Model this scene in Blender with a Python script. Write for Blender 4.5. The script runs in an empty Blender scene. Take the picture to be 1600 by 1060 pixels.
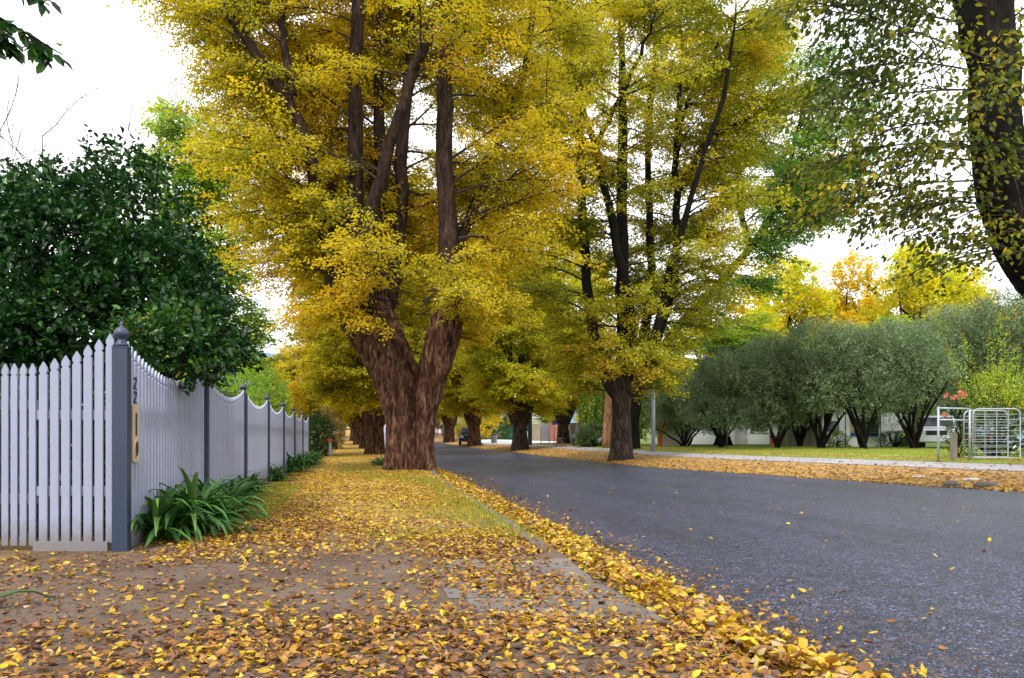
import bpy, math, random
import numpy as np
from mathutils import Vector, Matrix

R = math.radians
sc = bpy.context.scene
COL = sc.collection
random.seed(7)

# ------------------------------------------------------------------ camera, sky, sun, exposure
F = 1200.0                      # focal length in pixels of the 1600 px wide photograph
PSI = math.atan(240 / F)        # the camera looks this much to the right of the street direction (+Y)
CAM_H = 1.0
HOR = 685.0
cd = bpy.data.cameras.new('camera')
cd.sensor_width = 36.0
cd.lens = F / 1600 * 36
cd.shift_y = 155 / 1600
cd.clip_start = 0.05
cd.clip_end = 5000
cam = bpy.data.objects.new('camera', cd)
cam.location = (0, 0, CAM_H)
cam.rotation_euler = (R(90), 0, -PSI)
COL.objects.link(cam)
sc.camera = cam

SUN_EL, SUN_ROT = R(56), R(215)
w = bpy.data.worlds.new("World")
sc.world = w
w.use_nodes = True
nt = w.node_tree
bg = nt.nodes['Background']
sky = nt.nodes.new('ShaderNodeTexSky')
sky.sky_type = 'NISHITA'
sky.sun_disc = False
sky.sun_elevation = SUN_EL
sky.sun_rotation = SUN_ROT
sky.dust_density = 3.0
tc = nt.nodes.new('ShaderNodeTexCoord')
no = nt.nodes.new('ShaderNodeTexNoise')
no.inputs['Scale'].default_value = 2.2
no.inputs['Detail'].default_value = 5
cr = nt.nodes.new('ShaderNodeValToRGB')
cr.color_ramp.elements[0].position = 0.3
cr.color_ramp.elements[0].color = (0.86, 0.86, 0.86, 1)
cr.color_ramp.elements[1].position = 0.7
cr.color_ramp.elements[1].color = (1, 1, 1, 1)
mx = nt.nodes.new('ShaderNodeMix')
mx.data_type = 'RGBA'
mx.inputs[7].default_value = (9.3, 9.3, 9.5, 1)      # bright overcast cloud
nt.links.new(tc.outputs['Generated'], no.inputs['Vector'])
nt.links.new(no.outputs['Fac'], cr.inputs['Fac'])
nt.links.new(cr.outputs['Color'], mx.inputs[0])
nt.links.new(sky.outputs['Color'], mx.inputs[6])
nt.links.new(mx.outputs[2], bg.inputs['Color'])
bg.inputs['Strength'].default_value = 0.135

ld = bpy.data.lights.new('sun', 'SUN')
ld.energy = 2.0
ld.angle = R(12)
ld.color = (1.0, 0.95, 0.86)
sun = bpy.data.objects.new('sun', ld)
# sun direction: Nishita rotation is measured clockwise from +Y
sdir = Vector((math.sin(SUN_ROT) * math.cos(SUN_EL), math.cos(SUN_ROT) * math.cos(SUN_EL), math.sin(SUN_EL)))
sun.rotation_euler = sdir.to_track_quat('Z', 'Y').to_euler()
sun.location = (-20, -20, 40)
COL.objects.link(sun)

sc.view_settings.view_transform = 'Standard'
sc.view_settings.look = 'None'
sc.view_settings.exposure = 0.76
sc.view_settings.gamma = 1
sc.render.engine = 'CYCLES'
cy = sc.cycles
cy.max_bounces = 10
cy.diffuse_bounces = 5
cy.transmission_bounces = 6
cy.glossy_bounces = 2
cy.transparent_max_bounces = 4
cy.caustics_reflective = False
cy.caustics_refractive = False
cy.sample_clamp_indirect = 6
cy.use_denoising = True

# ------------------------------------------------------------------ projection helpers (authoring only)
SF, CF = math.sin(PSI), math.cos(PSI)

def wp(px, py, z):
    """world point seen at photo pixel (px,py) at camera depth z"""
    u = (px - 800) / F * z
    return np.array([SF * z + CF * u, CF * z - SF * u, CAM_H + (HOR - py) / F * z])

def gp(px, py, h=0.0):
    return wp(px, py, (CAM_H - h) * F / (py - HOR))

# ------------------------------------------------------------------ noise
_T = np.random.default_rng(5).random((32, 32, 32))

def vnoise(p):
    p = np.asarray(p, float)
    i = np.floor(p).astype(int)
    f = p - i
    f = f * f * (3 - 2 * f)
    r = 0
    for dx in (0, 1):
        for dy in (0, 1):
            for dz in (0, 1):
                wgt = (f[:, 0] if dx else 1 - f[:, 0]) * (f[:, 1] if dy else 1 - f[:, 1]) * (f[:, 2] if dz else 1 - f[:, 2])
                r = r + wgt * _T[(i[:, 0] + dx) % 32, (i[:, 1] + dy) % 32, (i[:, 2] + dz) % 32]
    return r

def fbm(p, o=3):
    p = np.asarray(p, float)
    a, s, t = 1.0, 0, 0
    for k in range(o):
        s = s + a * vnoise(p * 2 ** k + k * 7.3)
        t += a
        a *= .5
    return s / t

# ------------------------------------------------------------------ terrain
_ry = [-40, 30, 52, 73, 93, 110, 150, 220, 600, 3000]
_rz = [0, 0, .1, .17, .38, .65, 2.2, 4.5, 12, 60]

_edge = np.array([gp(*p)[:2] for p in ((1600, 769), (1300, 749), (1020, 730), (925, 721))])
_eY = [-40, 4] + list(_edge[:, 1]) + [60, 3000]
_eX = [16, 14.6] + list(_edge[:, 0]) + [10.2, 10.2]
_o = np.argsort(_eY)
_eY = np.array(_eY)[_o]
_eX = np.array(_eX)[_o]

def bend(Y):                      # the street swings gently to the left in the distance
    Y = np.asarray(Y, float)
    return -0.00011 * np.clip(Y - 45, 0, 130) ** 2

def road_right(Y):
    return np.interp(Y, _eY, _eX) + bend(Y)

def kerb_x(Y):
    return np.interp(Y, [-40, 3, 6, 9, 16, 23, 30, 3000], [1.72, 1.72, 1.74, 1.82, 1.98, 2.2, 2.25, 2.25]) + bend(Y)

def road_left(Y):
    return kerb_x(Y) + .42

def H(X, Y):
    X = np.asarray(X, float)
    Y = np.asarray(Y, float)
    r = np.interp(Y, _ry, _rz)
    xr, xl = road_right(Y), road_left(Y)
    t = np.clip((X - xl) / (xr - xl), 0, 1)
    road = -0.09 * (1 - t)
    d = X - xr
    verge = np.interp(d, [0, .3, 3, 5.5, 40, 400], [0, .06, .33, .45, .45, 2])
    kx = kerb_x(Y)
    dip = np.clip(1 - np.abs(Y - 5.0) / 1.35, 0, 1)
    dip = np.minimum(dip * 3, 1) * np.clip((X - .5) / 1.2, 0, 1) * .05
    left = -dip
    # small mound round the first big tree and slow garden rise
    left = left + .10 * np.exp(-((X - 1.3) ** 2 + (Y - 22.3) ** 2) / 1.6)
    left = left + np.clip(-X - 6, 0, 200) * .004
    g = np.where(X < kx, left, np.where(X < xl, -0.11, np.where(X > xr, verge, road)))
    far = np.clip(Y - 230, 0, 1e5) * .03
    return g + r + far * 0

# ------------------------------------------------------------------ mesh builder
class MB:
    def __init__(self):
        self.v, self.f, self.m, self.n = [], [], [], 0

    def add(self, verts, faces, mi=0):
        verts = np.asarray(verts, float).reshape(-1, 3)
        self.v.append(verts)
        for f in faces:
            self.f.append(tuple(i + self.n for i in f))
            self.m.append(mi)
        self.n += len(verts)

    def box(self, c, s, rz=0, mi=0, M=None, taper=1.0):
        x, y, z = s[0] / 2, s[1] / 2, s[2] / 2
        v = np.array([(-x, -y, -z), (x, -y, -z), (x, y, -z), (-x, y, -z),
                      (-x * taper, -y * taper, z), (x * taper, -y * taper, z), (x * taper, y * taper, z), (-x * taper, y * taper, z)])
        if M is not None:
            v = v @ np.array(M.to_3x3()).T
        c0, s0 = math.cos(rz), math.sin(rz)
        v = v @ np.array([[c0, s0, 0], [-s0, c0, 0], [0, 0, 1]]) + np.array(c)
        self.add(v, [(0, 3, 2, 1), (4, 5, 6, 7), (0, 1, 5, 4), (1, 2, 6, 5), (2, 3, 7, 6), (3, 0, 4, 7)], mi)

    def tube(self, pts, rad, n=8, cap=True, mi=0, flute=None):
        pts = np.asarray(pts, float)
        k = len(pts)
        rad = np.broadcast_to(np.asarray(rad, float), (k,))
        t = np.gradient(pts, axis=0)
        t /= np.linalg.norm(t, axis=1)[:, None] + 1e-9
        ref = np.array([0, 0, 1.0]) if abs(t[0][2]) < .8 else np.array([1.0, 0, 0])
        a = np.linspace(0, 2 * math.pi, n, endpoint=False)
        vs = []
        for i in range(k):
            u = np.cross(t[i], ref)
            u /= np.linalg.norm(u) + 1e-9
            b = np.cross(t[i], u)
            ref = -np.cross(t[i], b) * -1
            ref = np.cross(u, t[i])
            rr = rad[i] * (1 if flute is None else flute(a, i / (k - 1)))
            vs.append(pts[i] + (np.cos(a) * rr)[:, None] * u + (np.sin(a) * rr)[:, None] * b)
        v = np.concatenate(vs)
        fs = []
        for i in range(k - 1):
            for j in range(n):
                j2 = (j + 1) % n
                fs.append((i * n + j, (i + 1) * n + j, (i + 1) * n + j2, i * n + j2))
        if cap:
            fs.append(tuple(range(n)))
            fs.append(tuple(range((k - 1) * n, k * n))[::-1])
        self.add(v, fs, mi)

    def lathe(self, c, prof, n=16, mi=0):
        a = np.linspace(0, 2 * math.pi, n, endpoint=False)
        v = np.concatenate([np.stack([np.cos(a) * r, np.sin(a) * r, np.full(n, z)], 1) for r, z in prof]) + np.array(c)
        fs = []
        for i in range(len(prof) - 1):
            for j in range(n):
                j2 = (j + 1) % n
                fs.append((i * n + j, i * n + j2, (i + 1) * n + j2, (i + 1) * n + j))
        fs.append(tuple(range(n))[::-1])
        fs.append(tuple(range((len(prof) - 1) * n, len(prof) * n)))
        self.add(v, fs, mi)

    def prism(self, poly, origin, ex, ey, depth, mi=0):
        """extrude a 2D outline (in axes ex, ey) by vector depth"""
        poly = np.asarray(poly, float)
        o, ex, ey, dp = map(lambda q: np.asarray(q, float), (origin, ex, ey, depth))
        a = o + poly[:, :1] * ex + poly[:, 1:] * ey
        n = len(poly)
        v = np.concatenate([a, a + dp])
        fs = [tuple(range(n)), tuple(range(n, 2 * n))[::-1]]
        fs += [(i, i + n, (i + 1) % n + n, (i + 1) % n) for i in range(n)]
        self.add(v, fs, mi)

    def build(self, name, mats, parent=None, smooth=False, loc=None):
        me = bpy.data.meshes.new(name)
        v = np.concatenate(self.v) if self.v else np.zeros((0, 3))
        if loc is not None:
            v = v - np.array(loc)
        me.from_pydata(v.tolist(), [], self.f)
        if not isinstance(mats, (list, tuple)):
            mats = [mats]
        for m_ in mats:
            me.materials.append(m_)
        if len(mats) > 1:
            me.polygons.foreach_set('material_index', self.m)
        if smooth:
            me.polygons.foreach_set('use_smooth', [True] * len(self.f))
        me.validate()
        o = bpy.data.objects.new(name, me)
        COL.objects.link(o)
        if parent is not None:
            o.parent = parent
        elif loc is not None:
            o.location = loc
        return o

def tag(o, label=None, cat=None, group=None, kind=None):
    if label: o['label'] = label
    if cat: o['category'] = cat
    if group: o['group'] = group
    if kind: o['kind'] = kind
    return o

def thing(name, label, cat, loc=(0, 0, 0), rz=0, group=None):
    o = bpy.data.objects.new(name, None)
    o.empty_display_size = .2
    COL.objects.link(o)
    o.location = [float(q) for q in loc]
    o.rotation_euler = (0, 0, rz)
    return tag(o, label, cat, group)

def copy_thing(root, loc, rz=0, scale=1, label=None, group=None):
    r = root.copy()
    COL.objects.link(r)
    r.location = [float(q) for q in loc]
    r.rotation_euler = (0, 0, rz)
    r.scale = (scale, scale, scale) if not isinstance(scale, tuple) else scale
    if label: r['label'] = label
    if group: r['group'] = group
    for ch in list(root.children):
        c = ch.copy()
        COL.objects.link(c)
        c.parent = r
        for g in ch.children:
            d = g.copy()
            COL.objects.link(d)
            d.parent = c
    return r

# ------------------------------------------------------------------ materials
def new_mat(name):
    m = bpy.data.materials.new(name)
    m.use_nodes = True
    n = m.node_tree
    return m, n, n.nodes['Principled BSDF'], n.nodes['Material Output']

def ramp(n, stops, interp='LINEAR'):
    r = n.nodes.new('ShaderNodeValToRGB')
    r.color_ramp.interpolation = interp
    e = r.color_ramp.elements
    while len(e) < len(stops):
        e.new(0.5)
    for q, (p, c) in zip(e, stops):
        q.position = p
        q.color = (*c, 1)
    return r

def coords(n, scale=(1, 1, 1), kind='Object'):
    t = n.nodes.new('ShaderNodeTexCoord')
    mp = n.nodes.new('ShaderNodeMapping')
    mp.inputs['Scale'].default_value = scale
    n.links.new(t.outputs[kind], mp.inputs['Vector'])
    return mp.outputs['Vector']

def noise(n, vec, scale, detail=4, rough=.6, dist=0):
    t = n.nodes.new('ShaderNodeTexNoise')
    t.inputs['Scale'].default_value = scale
    t.inputs['Detail'].default_value = detail
    t.inputs['Roughness'].default_value = rough
    t.inputs['Distortion'].default_value = dist
    n.links.new(vec, t.inputs['Vector'])
    return t.outputs['Fac']

def mixc(n, fac, a, b, mode='MIX'):
    q = n.nodes.new('ShaderNodeMix')
    q.data_type = 'RGBA'
    q.blend_type = mode
    for i, val in ((0, fac), (6, a), (7, b)):
        if hasattr(val, 'links') or hasattr(val, 'is_linked'):
            n.links.new(val, q.inputs[i])
        elif i == 0:
            q.inputs[0].default_value = val
        else:
            q.inputs[i].default_value = (*val, 1)
    return q.outputs[2]

def mathn(n, op, a, b=None):
    q = n.nodes.new('ShaderNodeMath')
    q.operation = op
    for i, val in ((0, a), (1, b)):
        if val is None: continue
        if hasattr(val, 'is_linked'):
            n.links.new(val, q.inputs[i])
        else:
            q.inputs[i].default_value = val
    return q.outputs[0]

def bumpn(n, p, h, strength=.5, dist=.02):
    b = n.nodes.new('ShaderNodeBump')
    b.inputs['Strength'].default_value = strength
    b.inputs['Distance'].default_value = dist
    n.links.new(h, b.inputs['Height'])
    n.links.new(b.outputs['Normal'], p.inputs['Normal'])

def paint(name, col, rough=.5, var=.12, scale=3.0, grime=None, metal=0, bump=.15, stretch=(1, 1, 1)):
    m, n, p, out = new_mat(name)
    v = coords(n, stretch)
    f = noise(n, v, scale, 5)
    lo = tuple(c * (1 - var) for c in col)
    hi = tuple(min(1, c * (1 + var)) for c in col)
    r = ramp(n, [(.3, lo), (.7, hi)])
    n.links.new(f, r.inputs['Fac'])
    c = r.outputs['Color']
    if grime:
        g = noise(n, v, scale * 1.7, 7, .7)
        gr = ramp(n, [(.56, (0, 0, 0)), (.72, (1, 1, 1))])
        n.links.new(g, gr.inputs['Fac'])
        c = mixc(n, gr.outputs['Color'], c, grime)
    n.links.new(c, p.inputs['Base Color'])
    p.inputs['Roughness'].default_value = rough
    p.inputs['Metallic'].default_value = metal
    if bump:
        bumpn(n, p, noise(n, v, scale * 12, 3), bump, .01)
    return m

def leaf_mat(name, stops, trans=.5, gloss=.06, rough=.45, interp='LINEAR', tcol=None):
    m = bpy.data.materials.new(name)
    m.use_nodes = True
    n = m.node_tree
    n.nodes.remove(n.nodes['Principled BSDF'])
    out = n.nodes['Material Output']
    a = n.nodes.new('ShaderNodeAttribute')
    a.attribute_name = 'tint'
    r = ramp(n, stops, interp)
    n.links.new(a.outputs['Fac'], r.inputs['Fac'])
    c = r.outputs['Color']
    d = n.nodes.new('ShaderNodeBsdfDiffuse')
    n.links.new(c, d.inputs['Color'])
    s = d.outputs[0]
    if trans > 0:
        t = n.nodes.new('ShaderNodeBsdfTranslucent')
        n.links.new(c, t.inputs['Color'])
        x = n.nodes.new('ShaderNodeMixShader')
        x.inputs[0].default_value = trans
        n.links.new(s, x.inputs[1])
        n.links.new(t.outputs[0], x.inputs[2])
        s = x.outputs[0]
    if gloss > 0:
        g = n.nodes.new('ShaderNodeBsdfGlossy')
        g.inputs['Roughness'].default_value = rough
        x = n.nodes.new('ShaderNodeMixShader')
        x.inputs[0].default_value = gloss
        n.links.new(s, x.inputs[1])
        n.links.new(g.outputs[0], x.inputs[2])
        s = x.outputs[0]
    n.links.new(s, out.inputs['Surface'])
    return m

def bark_mat(name, dark, mid, light, moss=None, fine=1.0):
    m, n, p, out = new_mat(name)
    v = coords(n, (1, 1, .22))
    f = noise(n, v, 9 * fine, 6, .65, .4)
    f2 = noise(n, v, 26 * fine, 4, .6)
    s = mathn(n, 'ADD', mathn(n, 'MULTIPLY', f, .7), mathn(n, 'MULTIPLY', f2, .3))
    r = ramp(n, [(.38, dark), (.50, mid), (.64, light)])
    n.links.new(s, r.inputs['Fac'])
    c = r.outputs['Color']
    if moss:
        g = noise(n, coords(n), 1.1, 5)
        gr = ramp(n, [(.5, (0, 0, 0)), (.68, (.75, .75, .75))])
        n.links.new(g, gr.inputs['Fac'])
        c = mixc(n, gr.outputs['Color'], c, moss)
    n.links.new(c, p.inputs['Base Color'])
    p.inputs['Roughness'].default_value = .9
    p.inputs['Specular IOR Level'].default_value = .2
    bumpn(n, p, s, 1.0, .11)
    return m

M = {}
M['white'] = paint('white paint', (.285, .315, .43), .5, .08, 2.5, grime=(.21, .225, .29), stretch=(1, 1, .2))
M['post'] = paint('slate blue paint', (.026, .040, .078), .4, .15, 3, stretch=(1, 1, .3))
_n = M['white'].node_tree
_p = _n.nodes['Principled BSDF']
_src = _p.inputs['Base Color'].links[0].from_socket
_sp = _n.nodes.new('ShaderNodeSeparateXYZ')
_n.links.new(coords(_n), _sp.inputs[0])
_h = mathn(_n, 'ADD', _sp.outputs['Z'], mathn(_n, 'MULTIPLY', noise(_n, coords(_n), 9, 6, .75), -.42))
_mr = _n.nodes.new('ShaderNodeMapRange')
_mr.inputs[1].default_value = .10
_mr.inputs[2].default_value = -.12
_n.links.new(_h, _mr.inputs[0])
_n.links.new(mixc(_n, mathn(_n, 'MULTIPLY', _mr.outputs[0], .75), _src, (.16, .13, .11)), _p.inputs['Base Color'])
M['brass'] = paint('tan letterbox plate', (.50, .39, .25), .4, .06, 5)
M['black'] = paint('dark', (.02, .018, .016), .7, .1, 4)
M['galv'] = paint('galvanised steel', (.42, .47, .52), .38, .15, 8, metal=.6)
M['wood_grey'] = paint('weathered timber', (.24, .21, .17), .8, .3, 6, stretch=(1, 1, .2))
M['bark_main'] = bark_mat('rough red brown bark', (.007, .003, .002), (.075, .033, .018), (.28, .150, .090), None)
M['bark_limb_shaded'] = bark_mat('limb bark darkened by painted crown shade', (.006, .004, .003), (.032, .018, .012), (.085, .052, .036), (.03, .022, .012))  # backlit crown shade is put into this darker limb colour
M['bark_dark'] = bark_mat('dark bark', (.003, .003, .002), (.009, .007, .005), (.024, .017, .012), (.010, .010, .006))  # near black bark broken by random patches
M['bark_grey'] = bark_mat('grey brown bark', (.010, .007, .006), (.045, .032, .024), (.15, .11, .08), (.035, .033, .018))
M['twig'] = paint('dark twig bark', (.030, .020, .013), .85, .3, 6)

GOLD = [(0, (.34, .335, .014)), (.25, (.56, .49, .015)), (.62, (.78, .60, .018)), (.9, (.86, .56, .018)), (1, (.80, .38, .014))]
OLIVE = [(0, (.26, .30, .014)), (.3, (.43, .43, .015)), (.64, (.62, .54, .017)), (.9, (.78, .54, .016)), (1, (.74, .35, .014))]
LIME = [(0, (.34, .44, .018)), (.3, (.58, .60, .02)), (.6, (.80, .70, .02)), (.9, (.90, .66, .02)), (1, (.85, .48, .02))]
GREEN = [(0, (.14, .30, .02)), (.4, (.28, .46, .035)), (.75, (.45, .58, .05)), (1, (.62, .60, .06))]
MIDG = [(0, (.07, .19, .02)), (.4, (.14, .30, .035)), (.75, (.26, .42, .045)), (1, (.46, .48, .05))]
M['leaf_gold'] = leaf_mat('golden elm leaf', GOLD, .6, .03)
M['leaf_olive'] = leaf_mat('olive gold elm leaf', OLIVE, .55, .04)
M['leaf_lime'] = leaf_mat('lime gold elm leaf', LIME, .55, .04)
M['leaf_green'] = leaf_mat('fresh green leaf', GREEN, .5, .04)
M['leaf_midgreen'] = leaf_mat('mid green leaf', MIDG, .5, .04)
M['leaf_wand'] = leaf_mat('yellow green wand leaf', [(0, (.16, .28, .02)), (.4, (.36, .46, .025)), (.75, (.60, .62, .03)), (1, (.72, .58, .04))], .45, .05)
M['leaf_shade'] = leaf_mat('deep green yellowing leaf', [(0, (.045, .09, .011)), (.5, (.12, .15, .013)), (.78, (.34, .32, .016)), (1, (.58, .40, .02))], .5, .02)
M['leaf_camellia'] = leaf_mat('glossy dark green leaf', [(0, (.008, .032, .008)), (.6, (.020, .074, .013)), (.92, (.07, .18, .022)), (1, (.22, .20, .03))], .28, .035, .3)
M['leaf_olivegrey'] = leaf_mat('grey green leaf', [(0, (.07, .12, .05)), (.5, (.185, .26, .12)), (1, (.42, .52, .28))], .28, .04)
M['leaf_strap'] = leaf_mat('strappy green leaf', [(0, (.022, .080, .016)), (.6, (.050, .155, .026)), (1, (.14, .27, .06))], .25, .06, .38)
M['leaf_yellow'] = leaf_mat('bright yellow leaf', [(0, (.46, .44, .015)), (.5, (.76, .56, .014)), (1, (.80, .45, .012))], .5, .03)
M['leaf_rust'] = leaf_mat('rusty leaf', [(0, (.10, .09, .025)), (.6, (.26, .15, .04)), (1, (.38, .2, .06))], .4, .03)
M['leaf_willow'] = leaf_mat('willow leaf', [(0, (.09, .18, .02)), (.6, (.22, .34, .035)), (1, (.44, .46, .05))], .45, .03)
M['leaf_hedge'] = leaf_mat('hedge leaf', [(0, (.025, .055, .012)), (.7, (.07, .12, .02)), (1, (.15, .18, .03))], .3, .05)
M['leaf_litter'] = leaf_mat('fallen leaf', [(0, (.075, .035, .018)), (.18, (.17, .072, .028)), (.38, (.30, .125, .024)), (.52, (.42, .21, .018)),
                                            (.64, (.54, .34, .012)), (.80, (.62, .45, .012)), (.93, (.62, .53, .03)), (1, (.48, .34, .18))], .3, .05, .5)
M['leaf_litter_pale'] = leaf_mat('fallen tan leaf', [(0, (.11, .05, .022)), (.3, (.28, .13, .04)), (.6, (.46, .25, .05)), (.85, (.60, .39, .04)), (1, (.54, .39, .18))], .3, .04, .5)
M['grass'] = leaf_mat('grass blade', [(0, (.16, .20, .02)), (.6, (.32, .34, .03)), (1, (.55, .46, .06))], .4, .03)
M['pink'] = leaf_mat('pink petal', [(0, (.6, .14, .11)), (1, (.85, .4, .33))], .4, .02)

# ground materials ---------------------------------------------------
def ground_mat():
    m, n, p, out = new_mat('gravel and leaf litter ground')
    v = coords(n)
    # gravel
    g1 = noise(n, v, 90, 3, .7)
    g2 = noise(n, v, 1.3, 5, .6)
    r1 = ramp(n, [(.3, (.058, .040, .029)), (.5, (.128, .092, .068)), (.72, (.255, .195, .15))])
    n.links.new(g1, r1.inputs['Fac'])
    r2 = ramp(n, [(.35, (.62, .56, .52)), (.65, (1.0, 1.0, 1.0))])
    n.links.new(g2, r2.inputs['Fac'])
    gravel = mixc(n, 1.0, r1.outputs['Color'], r2.outputs['Color'], 'MULTIPLY')
    # trodden litter
    vo = n.nodes.new('ShaderNodeTexVoronoi')
    vo.inputs['Scale'].default_value = 17
    n.links.new(v, vo.inputs['Vector'])
    hs = n.nodes.new('ShaderNodeSeparateColor')
    n.links.new(vo.outputs['Color'], hs.inputs['Color'])
    r3 = ramp(n, [(0, (.14, .065, .03)), (.25, (.30, .14, .04)), (.45, (.50, .28, .04)), (.7, (.64, .42, .03)), (1, (.66, .50, .09))])
    n.links.new(hs.outputs[0], r3.inputs['Fac'])
    litter = r3.outputs['Color']
    soil = mixc(n, noise(n, v, 6, 4), (.08, .05, .03), (.17, .12, .05))
    litmask = ramp(n, [(.42, (.25, .25, .25)), (.6, (.8, .8, .8))])
    n.links.new(noise(n, v, 2.2, 5, .65), litmask.inputs['Fac'])
    litter = mixc(n, litmask.outputs['Color'], soil, litter)
    sx = n.nodes.new('ShaderNodeSeparateXYZ')
    n.links.new(v, sx.inputs[0])
    yy = mathn(n, 'ADD', sx.outputs['Y'], mathn(n, 'MULTIPLY', noise(n, v, .9, 4), 3.2))
    yr = n.nodes.new('ShaderNodeMapRange')
    yr.inputs[1].default_value = 8.2
    yr.inputs[2].default_value = 12.5
    n.links.new(yy, yr.inputs[0])
    c = mixc(n, yr.outputs[0], gravel, litter)
    # grass tone far left garden, and paddocks far right
    gcol = mixc(n, noise(n, v, 3, 4), (.07, .11, .02), (.15, .19, .035))
    xr = n.nodes.new('ShaderNodeMapRange')
    xr.inputs[1].default_value = -2.4
    xr.inputs[2].default_value = -3.2
    n.links.new(sx.outputs['X'], xr.inputs[0])
    yl = n.nodes.new('ShaderNodeMapRange')
    yl.inputs[1].default_value = 7.9
    yl.inputs[2].default_value = 8.4
    n.links.new(sx.outputs['Y'], yl.inputs[0])
    c = mixc(n, mathn(n, 'MULTIPLY', xr.outputs[0], yl.outputs[0]), c, gcol)
    xr2 = n.nodes.new('ShaderNodeMapRange')
    xr2.inputs[1].default_value = 16.5
    xr2.inputs[2].default_value = 18
    n.links.new(sx.outputs['X'], xr2.inputs[0])
    c = mixc(n, xr2.outputs[0], c, gcol)
    n.links.new(c, p.inputs['Base Color'])
    p.inputs['Roughness'].default_value = .85
    p.inputs['Specular IOR Level'].default_value = .25
    bumpn(n, p, mathn(n, 'ADD', g1, mathn(n, 'MULTIPLY', vo.outputs['Distance'], .6)), .7, .012)
    return m

def asphalt_mat():
    m, n, p, out = new_mat('blue grey asphalt')
    v = coords(n)
    vo = n.nodes.new('ShaderNodeTexVoronoi')
    vo.inputs['Scale'].default_value = 105
    n.links.new(v, vo.inputs['Vector'])
    hs = n.nodes.new('ShaderNodeSeparateColor')
    n.links.new(vo.outputs['Color'], hs.inputs['Color'])
    r = ramp(n, [(0, (.005, .006, .012)), (.5, (.019, .022, .044)), (.84, (.066, .073, .130)), (1, (.24, .26, .40))])
    n.links.new(hs.outputs[0], r.inputs['Fac'])
    vo2 = n.nodes.new('ShaderNodeTexVoronoi')
    vo2.inputs['Scale'].default_value = 58
    n.links.new(v, vo2.inputs['Vector'])
    hs2 = n.nodes.new('ShaderNodeSeparateColor')
    n.links.new(vo2.outputs['Color'], hs2.inputs['Color'])
    r2 = ramp(n, [(0, (.45, .45, .5)), (.6, (.95, .95, .95)), (.85, (1.5, 1.5, 1.53)), (1, (2.5, 2.5, 2.6))])
    n.links.new(hs2.outputs[0], r2.inputs['Fac'])
    r2c = r2.outputs['Color']
    big = noise(n, coords(n, (1, .22, 1)), .8, 6, .65)
    rb = ramp(n, [(.3, (.6, .6, .64)), (.7, (1.25, 1.25, 1.25))])
    n.links.new(big, rb.inputs['Fac'])
    c = mixc(n, 1.0, r.outputs['Color'], rb.outputs['Color'], 'MULTIPLY')
    c = mixc(n, 1.0, c, r2c, 'MULTIPLY')
    # mid size worn patches where the stones show
    md = noise(n, v, 4.5, 6, .7)
    mr = ramp(n, [(.35, (.7, .7, .7)), (.65, (1.3, 1.3, 1.32))])
    n.links.new(md, mr.inputs['Fac'])
    c = mixc(n, 1.0, c, mr.outputs['Color'], 'MULTIPLY')
    sx = n.nodes.new('ShaderNodeSeparateXYZ')
    n.links.new(v, sx.inputs[0])
    e = n.nodes.new('ShaderNodeMapRange')
    e.inputs[1].default_value = 4.6
    e.inputs[2].default_value = 2.0
    n.links.new(sx.outputs['X'], e.inputs[0])
    dn = ramp(n, [(.5, (0, 0, 0)), (.62, (1, 1, 1))])
    n.links.new(noise(n, v, 9, 8, .8), dn.inputs['Fac'])
    fac = mathn(n, 'MULTIPLY', e.outputs[0], dn.outputs['Color'])
    c = mixc(n, mathn(n, 'MULTIPLY', fac, .75), c, (.14, .085, .06))
    n.links.new(c, p.inputs['Base Color'])
    rr = n.nodes.new('ShaderNodeMapRange')
    rr.inputs[3].default_value = .16
    rr.inputs[4].default_value = .50
    n.links.new(mathn(n, 'ADD', mathn(n, 'MULTIPLY', big, .5), mathn(n, 'MULTIPLY', hs2.outputs[1], .5)), rr.inputs[0])
    n.links.new(rr.outputs[0], p.inputs['Roughness'])
    p.inputs['Specular IOR Level'].default_value = .6
    p.inputs['Specular Tint'].default_value = (.68, .78, 1, 1)
    bumpn(n, p, mathn(n, 'ADD', vo.outputs['Distance'], mathn(n, 'ADD', mathn(n, 'MULTIPLY', hs.outputs[1], .8), mathn(n, 'MULTIPLY', hs2.outputs[1], 1.2))), 1.0, .010)
    return m

def leafy_verge_mat():
    m, n, p, out = new_mat('leaf strewn verge')
    v = coords(n)
    vo = n.nodes.new('ShaderNodeTexVoronoi')
    vo.inputs['Scale'].default_value = 15
    n.links.new(v, vo.inputs['Vector'])
    hs = n.nodes.new('ShaderNodeSeparateColor')
    n.links.new(vo.outputs['Color'], hs.inputs['Color'])
    r3 = ramp(n, [(0, (.15, .07, .03)), (.3, (.30, .145, .04)), (.55, (.46, .25, .04)), (.8, (.56, .35, .04)), (1, (.50, .35, .15))])
    n.links.new(hs.outputs[0], r3.inputs['Fac'])
    soil = mixc(n, noise(n, v, 5, 4), (.12, .07, .035), (.26, .17, .08))
    k = ramp(n, [(.4, (.2, .2, .2)), (.6, (.9, .9, .9))])
    n.links.new(noise(n, v, 1.6, 5), k.inputs['Fac'])
    c = mixc(n, k.outputs['Color'], soil, r3.outputs['Color'])
    n.links.new(c, p.inputs['Base Color'])
    p.inputs['Roughness'].default_value = .85
    bumpn(n, p, vo.outputs['Distance'], .6, .015)
    return m

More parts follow.
